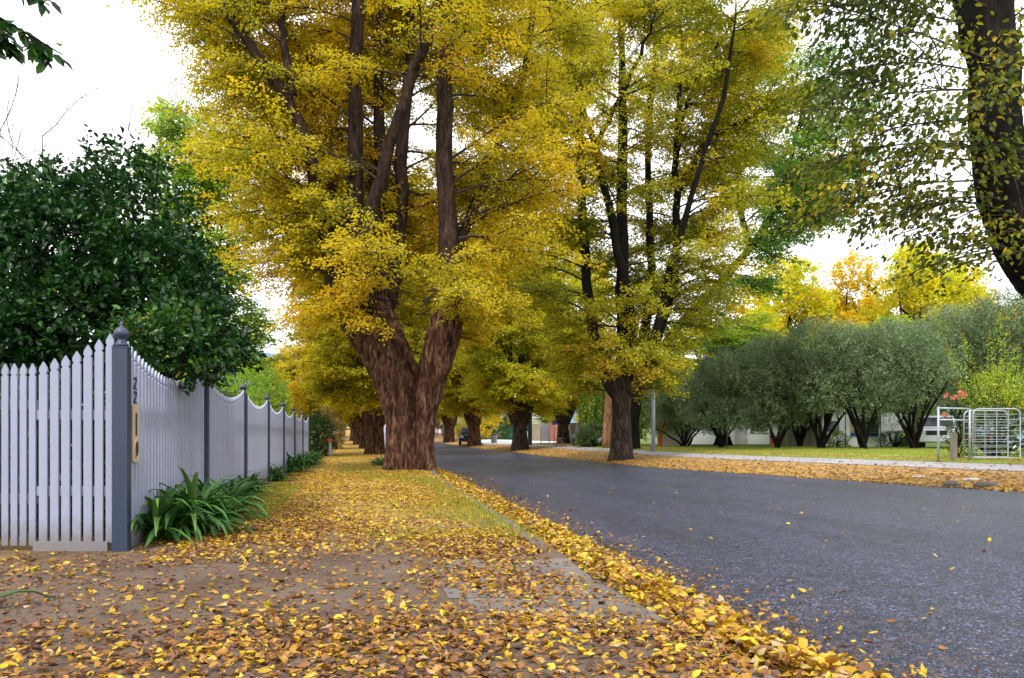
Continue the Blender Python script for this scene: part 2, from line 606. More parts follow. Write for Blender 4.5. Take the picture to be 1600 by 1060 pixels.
M['ground'] = ground_mat()
M['asphalt'] = asphalt_mat()
M['verge'] = leafy_verge_mat()
M['concrete'] = paint('stained concrete', (.125, .105, .095), .8, .35, 2.6, grime=(.085, .07, .058), bump=.5)
M['footpath'] = paint('pale concrete', (.30, .29, .32), .8, .12, 1.6, grime=(.40, .35, .30), bump=.2)
M['lawn'] = paint('mown lawn', (.19, .27, .022), .9, .35, .9, grime=(.33, .33, .04), bump=.6)
M['hill'] = paint('far wooded hill in painted haze blue', (.10, .17, .26), .95, .3, .02, bump=0)  # distance haze is painted in as a blue base colour
M['pale_ground'] = paint('pale sealed yard', (.82, .82, .85), .8, .05, .6)

# ------------------------------------------------------------------ ground sheets
def sheet(name, xs_fn, Ys, nx, mat, off=0.0, xl=None):
    Ys = np.asarray(Ys, float)
    V = []
    for Y in Ys:
        a, b = xs_fn(Y)
        X = np.linspace(a, b, nx)
        V.append(np.stack([X, np.full(nx, Y), H(X, np.full(nx, Y)) + off], 1))
    V = np.concatenate(V)
    ny = len(Ys)
    fs = [(j * nx + i, j * nx + i + 1, (j + 1) * nx + i + 1, (j + 1) * nx + i) for j in range(ny - 1) for i in range(nx - 1)]
    b = MB()
    b.add(V, fs)
    o = b.build(name, mat, smooth=True)
    o['kind'] = 'structure'
    return o

YS = np.concatenate([np.arange(-12, 1.9, .6), np.arange(1.9, 8, .2), np.arange(8, 36, .6), np.arange(36, 120, 3), np.arange(120, 260, 8), np.arange(260, 1400, 60)])
# one big ground sheet: columns follow kerb and road edges
gx_l = np.concatenate([[-900, -500, -250, -120, -60, -30, -16, -10, -7], np.arange(-5.5, -.1, .45), np.arange(-.1, 1.62, .17)])
V = []
for Y in YS:
    k, l, r = float(kerb_x(Y)), float(road_left(Y)), float(road_right(Y))
    row = list(gx_l) + [k - .02, k + .01, l, l + .02, (l + r) / 2, r - .05, r + .05, r + .3, r + 1.2, r + 2.2, r + 3, r + 4.2, r + 5.5, r + 9, r + 16, r + 40, r + 90, r + 250, r + 900]
    row = np.array(row)
    z = H(row, np.full(len(row), Y))
    under = (row > k) & (row < r + .04)
    z = np.where(under, z - .03, z)
    V.append(np.stack([row, np.full(len(row), Y), z], 1))
nx = len(V[0])
b = MB()
b.add(np.concatenate(V), [(j * nx + i, j * nx + i + 1, (j + 1) * nx + i + 1, (j + 1) * nx + i) for j in range(len(YS) - 1) for i in range(nx - 1)])
tag(b.build('ground', M['ground'], smooth=False), kind='structure')

YR = YS[YS < 300]
sheet('road', lambda Y: (float(road_left(Y)) - .05, float(road_right(Y)) + .02), YR, 9, M['asphalt'], .0)
sheet('verge', lambda Y: (float(road_right(Y)) + .03, float(road_right(Y)) + 2.35), YR[YR < 200], 7, M['verge'], .006)
# gutter and kerb, set back under leaves
b = MB()
for Y0, Y1 in [(-6, 3.75), (6.3, 120)]:
    ys = np.arange(Y0, Y1 + .01, .5 if Y1 < 40 else 1.0)
    pv = []
    for Y in ys:
        k = float(kerb_x(Y))
        h0 = float(H(k - .3, Y))
        e = 1.0
        if Y1 > 20 and Y < 7.0: e = (Y - 6.3) / .7          # the kerb wing tapers down to the crossing
        if Y1 < 20 and Y > 3.1: e = max(0, (3.75 - Y) / .65)
        top = h0 + .012 * e - .055 * (1 - e)
        pv.append([(k - .17, Y, top - .10), (k - .17, Y, top), (k - .03, Y, top), (k, Y, top - .02), (k + .02, Y, h0 - .13)])
    pv = np.array(pv)
    n_ = pv.shape[1]
    b.add(pv.reshape(-1, 3), [(j * n_ + i, (j + 1) * n_ + i, (j + 1) * n_ + i + 1, j * n_ + i + 1) for j in range(len(ys) - 1) for i in range(n_ - 1)]
          + [tuple(range(n_))[::-1], tuple(range((len(ys) - 1) * n_, len(ys) * n_))])
tag(b.build('kerb', M['concrete']), kind='structure')
sheet('gutter', lambda Y: (float(kerb_x(Y)) + .012, float(road_left(Y)) - .06), YR[YR < 120], 3, M['concrete'], .004)
# concrete driveway crossing, laid as slabs with joints between them
b = MB()
for (x0, x1, y0, y1) in [(.55, 1.13, 4.78, 6.25), (.66, 1.13, 3.72, 4.765), (1.145, 1.725, 4.78, 6.22), (1.145, 1.725, 3.78, 4.765)]:
    xs = np.linspace(x0, x1, 6)
    ys = np.linspace(y0, y1, 8)
    P = np.array([(x, y, float(H(x, y)) + .006 + .004 * math.sin(x * 9 + y * 4)) for y in ys for x in xs])
    b.add(P, [(j * 6 + i, j * 6 + i + 1, (j + 1) * 6 + i + 1, (j + 1) * 6 + i) for j in range(7) for i in range(5)])
tag(b.build('driveway_crossing', M['concrete'], smooth=False), kind='structure')

sheet('footpath', lambda Y: (float(road_right(Y)) + 2.4, float(road_right(Y)) + 3.75), YR[YR < 70], 4, M['footpath'], .010)
sheet('lawn', lambda Y: (float(road_right(Y)) + 3.9, 60), YR[(YR > 6) & (YR < 46)], 24, M['lawn'], .008)

# hills far away
b = MB()
ang = np.linspace(-1.3, 1.3, 90)
rows = []
for k, (dist, hh) in enumerate([(1250, 0.0), (1500, .55), (1750, 1.0), (2100, .95)]):
    nse = fbm(np.stack([ang * 5 + 3, np.zeros(90), np.zeros(90)], 1), 4)
    top = 110 + 120 * nse
    rows.append(np.stack([np.sin(ang) * dist, np.cos(ang) * dist, np.full(90, 20) + top * hh - (1 - hh) * 40], 1))
b.add(np.concatenate(rows), [(j * 90 + i, j * 90 + i + 1, (j + 1) * 90 + i + 1, (j + 1) * 90 + i) for j in range(3) for i in range(89)])
tag(b.build('hills', M['hill'], smooth=True), kind='structure')

# ------------------------------------------------------------------ leaves
CURL2 = (np.array([(0, 0, 0), (.16, -.14, .03), (.24, .02, .0), (.14, .20, .02), (.42, -.36, .10), (.5, .03, .03), (.40, .30, -.03), (.70, -.27, .04),
                   (.74, .20, .10), (.80, .0, .08), (1.0, -.10, .24), (.52, -.26, .06)]),
         [(0, 1, 2), (0, 2, 3), (1, 4, 11, 2), (2, 11, 5), (2, 5, 6, 3), (4, 7, 11), (11, 7, 9, 5), (5, 9, 8, 6), (7, 10, 9), (9, 10, 8)])
KITE = (np.array([(0, 0, 0), (.42, -.40, .05), (1, 0, -.06), (.42, .40, .05)]), [(0, 1, 2, 3)])
LEAF6 = (np.array([(0, 0, 0), (.22, -.24, .05), (.62, -.27, .06), (1, 0, -.10), (.62, .27, .06), (.22, .24, .05)]), [(0, 1, 2, 3), (0, 3, 4, 5)])
NARROW = (np.array([(0, 0, 0), (.45, -.16, .02), (1, 0, -.05), (.45, .16, .02)]), [(0, 1, 2, 3)])
CURL = (np.array([(0, 0, 0), (.2, -.26, .07), (.28, 0, -.02), (.2, .26, .10), (.58, -.33, .16), (.62, 0, .02), (.58, .33, .12),
                  (.86, -.16, .16), (.88, .14, .13), (1.05, 0, .14)]),
        [(0, 1, 2), (0, 2, 3), (1, 4, 5, 2), (2, 5, 6, 3), (4, 7, 5), (5, 8, 6), (5, 7, 9), (5, 9, 8)])

def unit(a):
    return a / (np.linalg.norm(a, axis=-1, keepdims=True) + 1e-9)

def leaf_object(name, P, D, N, S, tint, mat, parent=None, tmpl=KITE, width=None, curl=None):
    tv, tf = tmpl
    D = unit(D)
    B = unit(np.cross(N, D))
    N = np.cross(D, B)
    k, n = len(tv), len(P)
    wd = np.ones(n) if width is None else width
    cu = np.ones(n) if curl is None else curl
    V = P[:, None, :] + S[:, None, None] * (tv[None, :, 0, None] * D[:, None, :] + (tv[None, :, 1] * wd[:, None])[..., None] * B[:, None, :]
                                            + (tv[None, :, 2] * cu[:, None])[..., None] * N[:, None, :])
    V = V.reshape(-1, 3)
    off = (np.arange(n) * k)
    loops, starts, totals = [], [], []
    per = sum(len(f) for f in tf)
    LI = np.concatenate([np.array(f) for f in tf])
    loops = (off[:, None] + LI[None, :]).reshape(-1)
    st = np.cumsum([0] + [len(f) for f in tf])[:-1]
    starts = (np.arange(n)[:, None] * per + st[None, :]).reshape(-1)
    totals = np.tile([len(f) for f in tf], n)
    me = bpy.data.meshes.new(name)
    me.vertices.add(len(V))
    me.vertices.foreach_set('co', V.astype(np.float32).reshape(-1))
    me.loops.add(len(loops))
    me.loops.foreach_set('vertex_index', loops.astype(np.int32))
    me.polygons.add(len(starts))
    me.polygons.foreach_set('loop_start', starts.astype(np.int32))
    me.polygons.foreach_set('loop_total', totals.astype(np.int32))
    me.update(calc_edges=True)
    at = me.attributes.new('tint', 'FLOAT', 'POINT')
    at.data.foreach_set('value', np.repeat(np.clip(tint, 0, 1), k).astype(np.float32))
    me.materials.append(mat)
    o = bpy.data.objects.new(name, me)
    COL.objects.link(o)
    if parent is not None:
        o.parent = parent
    return o

# ------------------------------------------------------------------ elms
def smooth_path(pts, n):
    pts = np.asarray(pts, float)
    d = np.concatenate([[0], np.cumsum(np.linalg.norm(np.diff(pts, axis=0), axis=1))])
    t = np.linspace(0, d[-1], n)
    q = np.stack([np.interp(t, d, pts[:, i]) for i in range(3)], 1)
    for _ in range(2):
        q[1:-1] = .25 * q[:-2] + .5 * q[1:-1] + .25 * q[2:]
    return q

def remeshed(name, mbuilder, voxel, mat, parent, amp=.03, freq=(7, 7, 1.0), seed=0):
    tmp = mbuilder.build('tmp_' + name, mat)
    md = tmp.modifiers.new('r', 'REMESH')
    md.mode = 'VOXEL'
    md.voxel_size = voxel
    ms = tmp.modifiers.new('s', 'SMOOTH')
    ms.factor = .5
    ms.iterations = 2
    dg = bpy.context.evaluated_depsgraph_get()
    dg.update()
    me = bpy.data.meshes.new_from_object(tmp.evaluated_get(dg))
    bpy.data.objects.remove(tmp)
    n = len(me.vertices)
    co = np.empty(n * 3, np.float32)
    no_ = np.empty(n * 3, np.float32)
    me.vertices.foreach_get('co', co)
    me.vertices.foreach_get('normal', no_)
    co = co.reshape(-1, 3).astype(float)
    no_ = no_.reshape(-1, 3)
    q = co * np.array(freq) + seed
    rid = 1 - np.abs(2 * fbm(q, 3) - 1) * 2.2
    low = fbm(co * np.array([2.2, 2.2, .5]) + seed + 9, 2) - .5
    co = co + no_ * (amp * rid + low * amp * 3)[:, None]
    me.vertices.foreach_set('co', co.astype(np.float32).reshape(-1))
    me.update()
    me.name = name
    me.materials.clear()
    me.materials.append(mat)
    me.polygons.foreach_set('use_smooth', [True] * len(me.polygons))
    o = bpy.data.objects.new(name, me)
    COL.objects.link(o)
    o.parent = parent
    return o

ENV_H = [0, 2.4, 3.2, 4.5, 5.5, 8, 12, 16, 19]
ENV_R = [0, 1.0, 2.5, 4.1, 4.7, 6.2, 6.9, 6.3, 3.0]

class Grower:
    def __init__(self, seed, env=(ENV_H, ENV_R), toward=None, front_keep=1.0, leaf=.085, leaf_step=.024, spray=.10):
        self.g = np.random.default_rng(seed)
        self.env, self.toward, self.fk = env, toward, front_keep
        self.leaf, self.step, self.spray = leaf, leaf_step, spray
        self.hang = .75
        self.tw = MB()
        self.P, self.D, self.N, self.S, self.T = [], [], [], [], []

    def renv(self, h):
        return np.interp(h, self.env[0], self.env[1])

    def spray_at(self, p, az, el, L, toff):
        g = self.g
        d = np.array([math.cos(el) * math.cos(az), math.cos(el) * math.sin(az), math.sin(el)])
        side = np.array([-math.sin(az), math.cos(az), 0])
        k = 4
        t = np.linspace(0, 1, k)
        pts = p + t[:, None] * L * d + (t ** 2)[:, None] * np.array([0, 0, -.16 * L])
        self.tw.tube(pts, np.linspace(.011, .003, k), 3, cap=False)
        n = max(5, int(L / self.step))
        u = g.uniform(.06, 1.03, n)
        sgn = g.choice([-1, 1], n)
        q = p + u[:, None] * L * d + (u ** 2)[:, None] * np.array([0, 0, -.16 * L])
        lat = np.abs(g.normal(0, self.spray * 1.25, n)) * sgn * (1.15 - .6 * u)
        q = q + lat[:, None] * side + g.normal(0, self.spray * .8, (n, 3)) * np.array([.5, .5, 1])
        la = az + sgn * g.uniform(.3, 1.35, n)
        pe = g.uniform(-self.hang, .05, n)
        self.P.append(q)
        self.D.append(np.stack([np.cos(la) * np.cos(pe), np.sin(la) * np.cos(pe), np.sin(pe)], 1))
        nn = g.normal(0, .75, (n, 3))
        nn[:, 2] += 1
        self.N.append(nn)
        self.S.append(self.leaf * g.uniform(.65, 1.2, n))
        self.T.append(toff + g.normal(0, .16, n))

    def secondary(self, p, az, el, L, r0=.045, droop=.55, ts=.22, lev=1):
        g = self.g
        k = 7
        e = el
        a = az
        pts = [np.array(p)]
        seg = L / (k - 1)
        for i in range(k - 1):
            d = np.array([math.cos(e) * math.cos(a), math.cos(e) * math.sin(a), math.sin(e)])
            pts.append(pts[-1] + d * seg)
            e -= droop / (k - 1) + g.normal(0, .05)
            a += g.normal(0, .09)
        pts = np.array(pts)
        # stay inside the crown envelope
        rad = np.hypot(pts[:, 0], pts[:, 1])
        lim = self.renv(pts[:, 2]) * g.uniform(.86, 1.04)
        ok = np.where(rad > np.maximum(lim, 1.0))[0]
        if len(ok) and ok[0] < 2: return
        if len(ok): pts = pts[:max(3, ok[0] + 1)]
        k = len(pts)
        self.tw.tube(pts, np.linspace(r0, .009, k), 5, cap=False)
        d = np.concatenate([[0], np.cumsum(np.linalg.norm(np.diff(pts, axis=0), axis=1))])
        L = d[-1]
        if lev and L > 1.2:
            for _ in range(3):
                s = L * g.uniform(.2, .75)
                i = min(k - 2, np.searchsorted(d, s) - 1)
                v = pts[i + 1] - pts[i]
                self.secondary(pts[i], math.atan2(v[1], v[0]) + g.choice([-1, 1]) * g.uniform(.45, 1.0), g.uniform(-.15, .75), L * g.uniform(.4, .65), r0 * .5, .5, ts, 0)
        s = .16 * L + g.uniform(0, .2)
        side = 1
        tb = g.normal(0, .10)
        while s < L:
            q = np.array([np.interp(s, d, pts[:, i]) for i in range(3)])
            i = min(k - 2, np.searchsorted(d, s) - 1)
            v = pts[i + 1] - pts[i]
            az2 = math.atan2(v[1], v[0]) + side * g.uniform(.55, 1.15)
            ln = (.45 + .75 * (1 - s / L)) * g.uniform(.75, 1.3)
            self.spray_at(q, az2, g.uniform(-.65, .6), ln, tb)
            side = -side
            s += ts * g.uniform(.7, 1.3)
        v = pts[-1] - pts[-2]
        self.spray_at(pts[-1], math.atan2(v[1], v[0]), -.15, .7, tb)

    def limb(self, pts, n_sec, Lmax=4.2, t0=.1, spread=1.9):
        g = self.g
        pts = np.asarray(pts, float)
        d = np.concatenate([[0], np.cumsum(np.linalg.norm(np.diff(pts, axis=0), axis=1))])
        for k in range(n_sec):
            t = t0 + (1 - t0) * (k + g.uniform(0, 1)) / n_sec
            p = np.array([np.interp(t * d[-1], d, pts[:, i]) for i in range(3)])
            out = math.atan2(p[1], p[0]) if math.hypot(p[0], p[1]) > .25 else g.uniform(0, 6.28)
            az = out + g.uniform(-spread, spread)
            if self.toward is not None:
                da = (az - self.toward + math.pi) % (2 * math.pi) - math.pi
                if abs(da) < 1.1 and g.random() > self.fk: continue
            self.secondary(p, az, g.uniform(.05, .75), Lmax * g.uniform(.55, 1.1) * (1 - .35 * t), r0=.055 * (1 - .5 * t))
        for k in range(5):
            v = pts[-1] - pts[-2]
            self.secondary(pts[-1 - k // 2], g.uniform(0, 6.28), g.uniform(.3, 1.3), g.uniform(1.0, 2.2), .025)

    def finish(self, root, leafmat, twmat, cut=None, clump=.45, bias=0.0, tmpl=KITE, cvar=1.25):
        P = np.concatenate(self.P)
        D, N, S, T = map(np.concatenate, (self.D, self.N, self.S, self.T))
        T = T + (fbm(P * clump + self.g.uniform(0, 20, 3), 3) - .5) * cvar + .43 + bias
        if cut is not None:
            k = cut(P)
            P, D, N, S, T = P[k], D[k], N[k], S[k], T[k]
        self.tw.build('branches', twmat, root)
        return leaf_object('crown', P, D, N, S, T, leafmat, root, tmpl)

def make_elm(name, label, base, trunk_tubes, limbs, seed, leafmat, barkmat, group='street elms', env=(ENV_H, ENV_R), fk=.5, n_sec=26, leaf=.085, limbmat=None, lr=1.0,
             step=.024, voxel=.06, skirt=14, skirt_h=(2.6, 4.2), amp=.03, bias=0, limb_sec=None, cut=None, tmpl=KITE, Lmax=4.2, cat='tree', bfreq=(7, 7, 1.0), skirt2=0, skirt2_h=(4.6, 6.8)):
    """trunk_tubes / limbs: [(pts local, radii)]"""
    root = thing(name, label, cat, base, 0, group)
    tb = MB()
    for pts, rad in trunk_tubes:
        q = smooth_path(pts, 14)
        rr = np.interp(np.linspace(0, 1, 14), np.linspace(0, 1, len(rad)), rad)
        tb.tube(q, rr, 14)
    lp = []
    lb_ = tb if limbmat is None else MB()
    for pts, rad in limbs:
        q = smooth_path(pts, 16)
        g = np.random.default_rng(seed + len(lp))
        q[2:-1] += g.normal(0, .035, (13, 3))
        rr = np.interp(np.linspace(0, 1, 16), np.linspace(0, 1, len(rad)), rad)
        lb_.tube(q, rr * lr, 10)
        lp.append(q)
    remeshed('trunk', tb, voxel, barkmat, root, amp, seed=seed, freq=bfreq)
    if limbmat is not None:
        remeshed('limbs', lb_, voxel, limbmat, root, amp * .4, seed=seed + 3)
    toward = math.atan2(-base[1], -base[0])
    gr = Grower(seed, env, toward, fk, leaf, step)
    for i, q in enumerate(lp):
        gr.limb(q, n_sec if limb_sec is None else limb_sec[i], Lmax)
    for k in range(skirt2):
        az = toward + gr.g.uniform(-1.7, 1.7)
        p = np.array([math.cos(az) * .7, math.sin(az) * .7, gr.g.uniform(*skirt2_h)])
        gr.secondary(p, az, gr.g.uniform(0, .7), gr.g.uniform(1.2, 2.6), .028, .8)
    for k in range(skirt):
        az = 2 * math.pi * k / skirt + gr.g.uniform(-.3, .3)
        da = (az - toward + math.pi) % (2 * math.pi) - math.pi
        if abs(da) < .8 and gr.g.random() > fk: continue
        h = gr.g.uniform(*skirt_h)
        p = np.array([math.cos(az) * .6, math.sin(az) * .6, h])
        gr.secondary(p, az, gr.g.uniform(0, .6), gr.g.uniform(1.4, 3.2), .03, .8)
    gr.finish(root, leafmat, M['twig'], cut, bias=bias, tmpl=tmpl)
    return root

def local(base, pts):
    return [tuple(np.asarray(p) - np.asarray(base)) for p in pts]

# ---- the first big elm on the left, drawn from its own limbs
Z1 = 22.3
B1 = wp(640, 738, Z1)
B1[2] = float(H(B1[0], B1[1])) - .05
S1 = Z1 / F
def L1(px, py, dz=0.0):
    p = wp(px, py, Z1 + dz)
    return p - B1
trunk1 = [
    ([L1(625, 752, -.1), L1(627, 700, -.15), L1(625, 645, -.1), L1(612, 597, -.1), L1(589, 552, 0), L1(564, 508, 0), L1(545, 470, 0)], [.50, .40, .37, .42, .48, .50, .46]),
    ([L1(662, 752, -.1), L1(661, 700, -.1), L1(662, 640, 0), L1(678, 575, 0), L1(695, 520, 0), L1(704, 470, 0)], [.40, .31, .31, .40, .47, .40]),
    ([L1(642, 752, .6), L1(642, 680, .6), L1(640, 600, .5), L1(610, 520, .5), L1(585, 470, .5)], [.5, .42, .38, .38, .36]),
    ([L1(650, 752, .42), L1(651, 690, .42), L1(652, 640, .40), L1(652, 605, .35)], [.40, .38, .38, .3]),
    ([L1(600, 752, -.45), L1(610, 722, -.2), L1(620, 670, 0)], [.08, .16, .25]),
    ([L1(614, 752, -.6), L1(617, 722, -.45), L1(621, 670, -.2)], [.10, .18, .28]),
    ([L1(676, 750, -.4), L1(668, 718, -.2), L1(662, 660, 0)], [.12, .2, .25]),
]
limbs1 = [
    ([L1(530, 492), L1(520, 430, -.2), L1(502, 326, -.5), L1(478, 217, -.8), L1(458, 150, -1.0), L1(424, 115, -1.1), L1(386, 65, -1.2), L1(345, 10, -1.4), L1(310, -60, -1.5)], [.36, .26, .24, .22, .20, .18, .15, .12, .06]),
    ([L1(458, 150, -1.0), L1(447, 90, -.9), L1(441, 44, -.8), L1(441, -30, -.8), L1(430, -150, -.8)], [.15, .12, .10, .09, .05]),
    ([L1(545, 480, .2), L1(532, 380, .4), L1(520, 306, .8), L1(495, 220, 1.4), L1(478, 170, 1.8), L1(440, 40, 2.5), L1(400, -90, 3)], [.28, .17, .15, .13, .12, .1, .05]),
    ([L1(565, 490, -.1), L1(560, 400, -.2), L1(558, 323, -.2), L1(554, 204, -.2), L1(554, 100, 0), L1(560, 0, 0), L1(562, -120, 0), L1(556, -220, 0)], [.42, .31, .28, .25, .22, .2, .15, .06]),
    ([L1(572, 480, -.3), L1(577, 330, -.5), L1(604, 238, -.7), L1(624, 170, -.8), L1(651, 102, -1), L1(675, 41, -1.2), L1(692, -30, -1.4), L1(720, -160, -1.8)], [.34, .25, .21, .19, .18, .17, .14, .06]),
    ([L1(704, 480), L1(706, 420), L1(697, 330), L1(694, 240), L1(695, 136), L1(702, 60), L1(694, -40), L1(700, -190)], [.40, .33, .29, .27, .26, .24, .18, .06]),
    ([L1(600, 500, .8), L1(625, 400, 1.2), L1(630, 306, 1.6), L1(628, 220, 2), L1(640, 80, 2.5), L1(650, -80, 3)], [.3, .26, .24, .2, .16, .07]),
    ([L1(590, 490, .6), L1(593, 330, 1.3), L1(592, 153, 1.6), L1(590, 60, 2), L1(600, -100, 2.4)], [.28, .22, .2, .17, .07]),
    ([L1(492, 105, .8), L1(470, 72, .8), L1(444, 40, .7), L1(393, 3, .4), L1(350, -40, .2)], [.12, .11, .1, .08, .05]),
    ([L1(706, 430), L1(735, 330, 1), L1(780, 230, 1.8), L1(820, 100, 2.4), L1(850, -60, 3)], [.22, .16, .14, .11, .05]),
]
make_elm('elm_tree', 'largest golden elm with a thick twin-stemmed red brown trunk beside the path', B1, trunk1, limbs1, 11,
         M['leaf_gold'], M['bark_main'], limbmat=M['bark_limb_shaded'], lr=.84, bfreq=(7.5, 7.5, 1.5), fk=.07, voxel=.04, bias=.04, leaf=.086, step=.0142, skirt=20, skirt_h=(3.8, 5.4), skirt2=7, skirt2_h=(4.6, 6.4), amp=.052,
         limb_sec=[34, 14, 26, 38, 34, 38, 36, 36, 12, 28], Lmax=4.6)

# ---- first elm on the right side of the road
ZR = 31.8
BR = wp(972, 716, ZR)
BR[2] = float(H(BR[0], BR[1])) - .05
def R1(px, py, dz=0.0):
    return wp(px, py, ZR + dz) - BR
trunkR = [
    ([R1(973, 724), R1(971, 690), R1(970, 650), R1(971, 600), R1(978, 570)], [.48, .39, .37, .42, .36]),
    ([R1(950, 724, -.2), R1(958, 704, -.1), R1(964, 670)], [.06, .13, .22]),
    ([R1(992, 724, -.3), R1(983, 704, -.2), R1(977, 670)], [.06, .13, .22]),
    ([R1(968, 610), R1(945, 575), R1(930, 545)], [.5, .42, .32]),
    ([R1(978, 610), R1(1000, 585), R1(1020, 545)], [.5, .42, .3]),
]
limbsR = [
    ([R1(975, 590), R1(974, 504), R1(973, 402), R1(971, 306), R1(974, 204), R1(974, 100), R1(968, 0), R1(960, -70)], [.40, .31, .28, .26, .23, .17, .12, .05]),
    ([R1(985, 585, -.4), R1(992, 517, -.6), R1(978, 453, -.8), R1(958, 358, -1.1), R1(934, 238, -1.4), R1(910, 170, -1.6), R1(896, 110, -1.8), R1(880, 0, -2)], [.32, .25, .22, .2, .16, .14, .11, .05]),
    ([R1(926, 235, -1.4), R1(905, 212, -1.8), R1(886, 203, -2.1), R1(845, 200, -2.6)], [.12, .11, .09, .05]),
    ([R1(932, 236, -1.4), R1(944, 200, -1.6), R1(962, 165, -1.9), R1(1000, 90, -2.2), R1(1030, 0, -2.6)], [.13, .11, .1, .09, .04]),
    ([R1(932, 550), R1(919, 480, .3), R1(916, 400, .5), R1(912, 320, .7), R1(905, 180, 1), R1(880, 30, 1.5)], [.28, .23, .22, .18, .14, .06]),
    ([R1(1010, 570, .3), R1(1030, 520, .6), R1(1058, 440, .8), R1(1056, 310, 1), R1(1058, 210, 1.2), R1(1066, 60, 1.5)], [.28, .22, .2, .17, .14, .05]),
    ([R1(1058, 300, 1), R1(1085, 250, .6), R1(1110, 215, .2), R1(1150, 190, -.3), R1(1205, 175, -.8)], [.16, .13, .12, .09, .04]),
    ([R1(1020, 545, -.2), R1(1046, 420, -.8), R1(1080, 310, -1.3), R1(1106, 220, -1.6), R1(1122, 190, -1.8), R1(1140, 110, -2), R1(1150, 0, -2.2)], [.24, .17, .15, .13, .12, .09, .04]),
    ([R1(1057, 215, 1.2), R1(1090, 120, .8), R1(1140, 40, .4), R1(1200, -40, 0)], [.12, .1, .08, .04]),
    ([R1(1000, 570, -.2), R1(1020, 430, 1.6), R1(1010, 280, 2.6), R1(1020, 100, 3.2), R1(1030, -40, 3.6)], [.28, .2, .17, .14, .05]),
]
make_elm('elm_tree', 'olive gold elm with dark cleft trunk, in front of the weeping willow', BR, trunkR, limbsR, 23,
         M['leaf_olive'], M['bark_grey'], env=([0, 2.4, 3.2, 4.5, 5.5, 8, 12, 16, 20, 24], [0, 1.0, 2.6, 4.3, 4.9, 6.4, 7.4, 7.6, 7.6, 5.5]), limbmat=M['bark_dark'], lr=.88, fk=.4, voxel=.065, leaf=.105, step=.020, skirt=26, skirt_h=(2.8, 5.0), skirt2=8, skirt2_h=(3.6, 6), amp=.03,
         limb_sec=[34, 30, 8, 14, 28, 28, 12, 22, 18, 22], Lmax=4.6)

# ---- generic elms, two kinds, copied along both sides of the street
def generic_parts(seed, nl=7, height=16.0, head=2.4):
    g = np.random.default_rng(seed)
    trunk = [([(0, 0, -.2), (.02, 0, .7), (0, .03, 1.6), (0, 0, head)], [.66, .52, .47, .56])]
    for k in range(5):
        a = 2 * math.pi * k / 5 + g.uniform(-.3, .3)
        trunk.append(([(math.cos(a) * .62, math.sin(a) * .62, -.2), (math.cos(a) * .42, math.sin(a) * .42, .35), (math.cos(a) * .25, math.sin(a) * .25, 1.2)], [.10, .17, .25]))
    limbs = []
    for k in range(nl):
        a = 2 * math.pi * k / nl + g.uniform(-.25, .25)
        if k == nl - 1: a0 = .15
        r = [.3, .8, g.uniform(1.1, 1.7), g.uniform(1.6, 2.6), g.uniform(2.2, 3.8)]
        if k == nl - 1: r = [.1, .2, .3, .5, .8]
        z = [head - .5, head + .9, 5.2, 10, height * g.uniform(.85, 1.02)]
        limbs.append(([(math.cos(a + g.normal(0, .08)) * q, math.sin(a + g.normal(0, .08)) * q, zz) for q, zz in zip(r, z)], [.34, .28, .21, .15, .05]))
    return trunk, limbs

def ground_at(px, z, dx=0):
    p = wp(px, HOR, z)
    return (p[0] + dx, p[1], float(H(p[0] + dx, p[1])) - .03)

tr, lb = generic_parts(3)
e2 = ground_at(585, 44.5)
elmA = make_elm('elm_tree', 'second golden elm of the path row, half hidden by the largest trunk', e2, tr, lb, 41,
                M['leaf_gold'], M['bark_main'], fk=1, voxel=.08, leaf=.135, step=.026, skirt=16, n_sec=26, amp=.04, bias=-.08)
tr, lb = generic_parts(8, 6)
e3 = ground_at(812, 52.4)
elmB = make_elm('elm_tree', 'lime gold elm with grey trunk in front of the dark power pole', e3, tr, lb, 52,
                M['leaf_lime'], M['bark_grey'], fk=1, voxel=.08, leaf=.135, step=.026, skirt=16, n_sec=27, amp=.04)
for (px, z, src, rz, s, lab) in [
    (572, 64, elmA, 1.3, 1.0, 'third golden elm of the path row, between two overlapping brown trunks'),
    (560, 84, elmA, 2.9, .98, 'fourth golden elm of the path row, slim with distance'),
    (553, 106, elmA, 4.2, 1.0, 'farthest golden elm of the path row, beside the dark bush ending the path'),
    (741, 73, elmA, .8, 1.12, 'orange gold elm with a flared reddish brown trunk, hiding half of the blue car'),
    (702, 94, elmA, 3.6, 1.15, 'golden elm with a dark brown vase trunk, left of the parked blue car'),
    (661, 118, elmA, 5.2, 1.1, 'far golden elm just right of the largest trunk, behind the people'),
    (880, 62, elmB, 2.2, .9, 'lime gold elm with a slender trunk behind the picnic bench'),
]:
    copy_thing(src, ground_at(px, z), rz, s, lab, 'street elms')

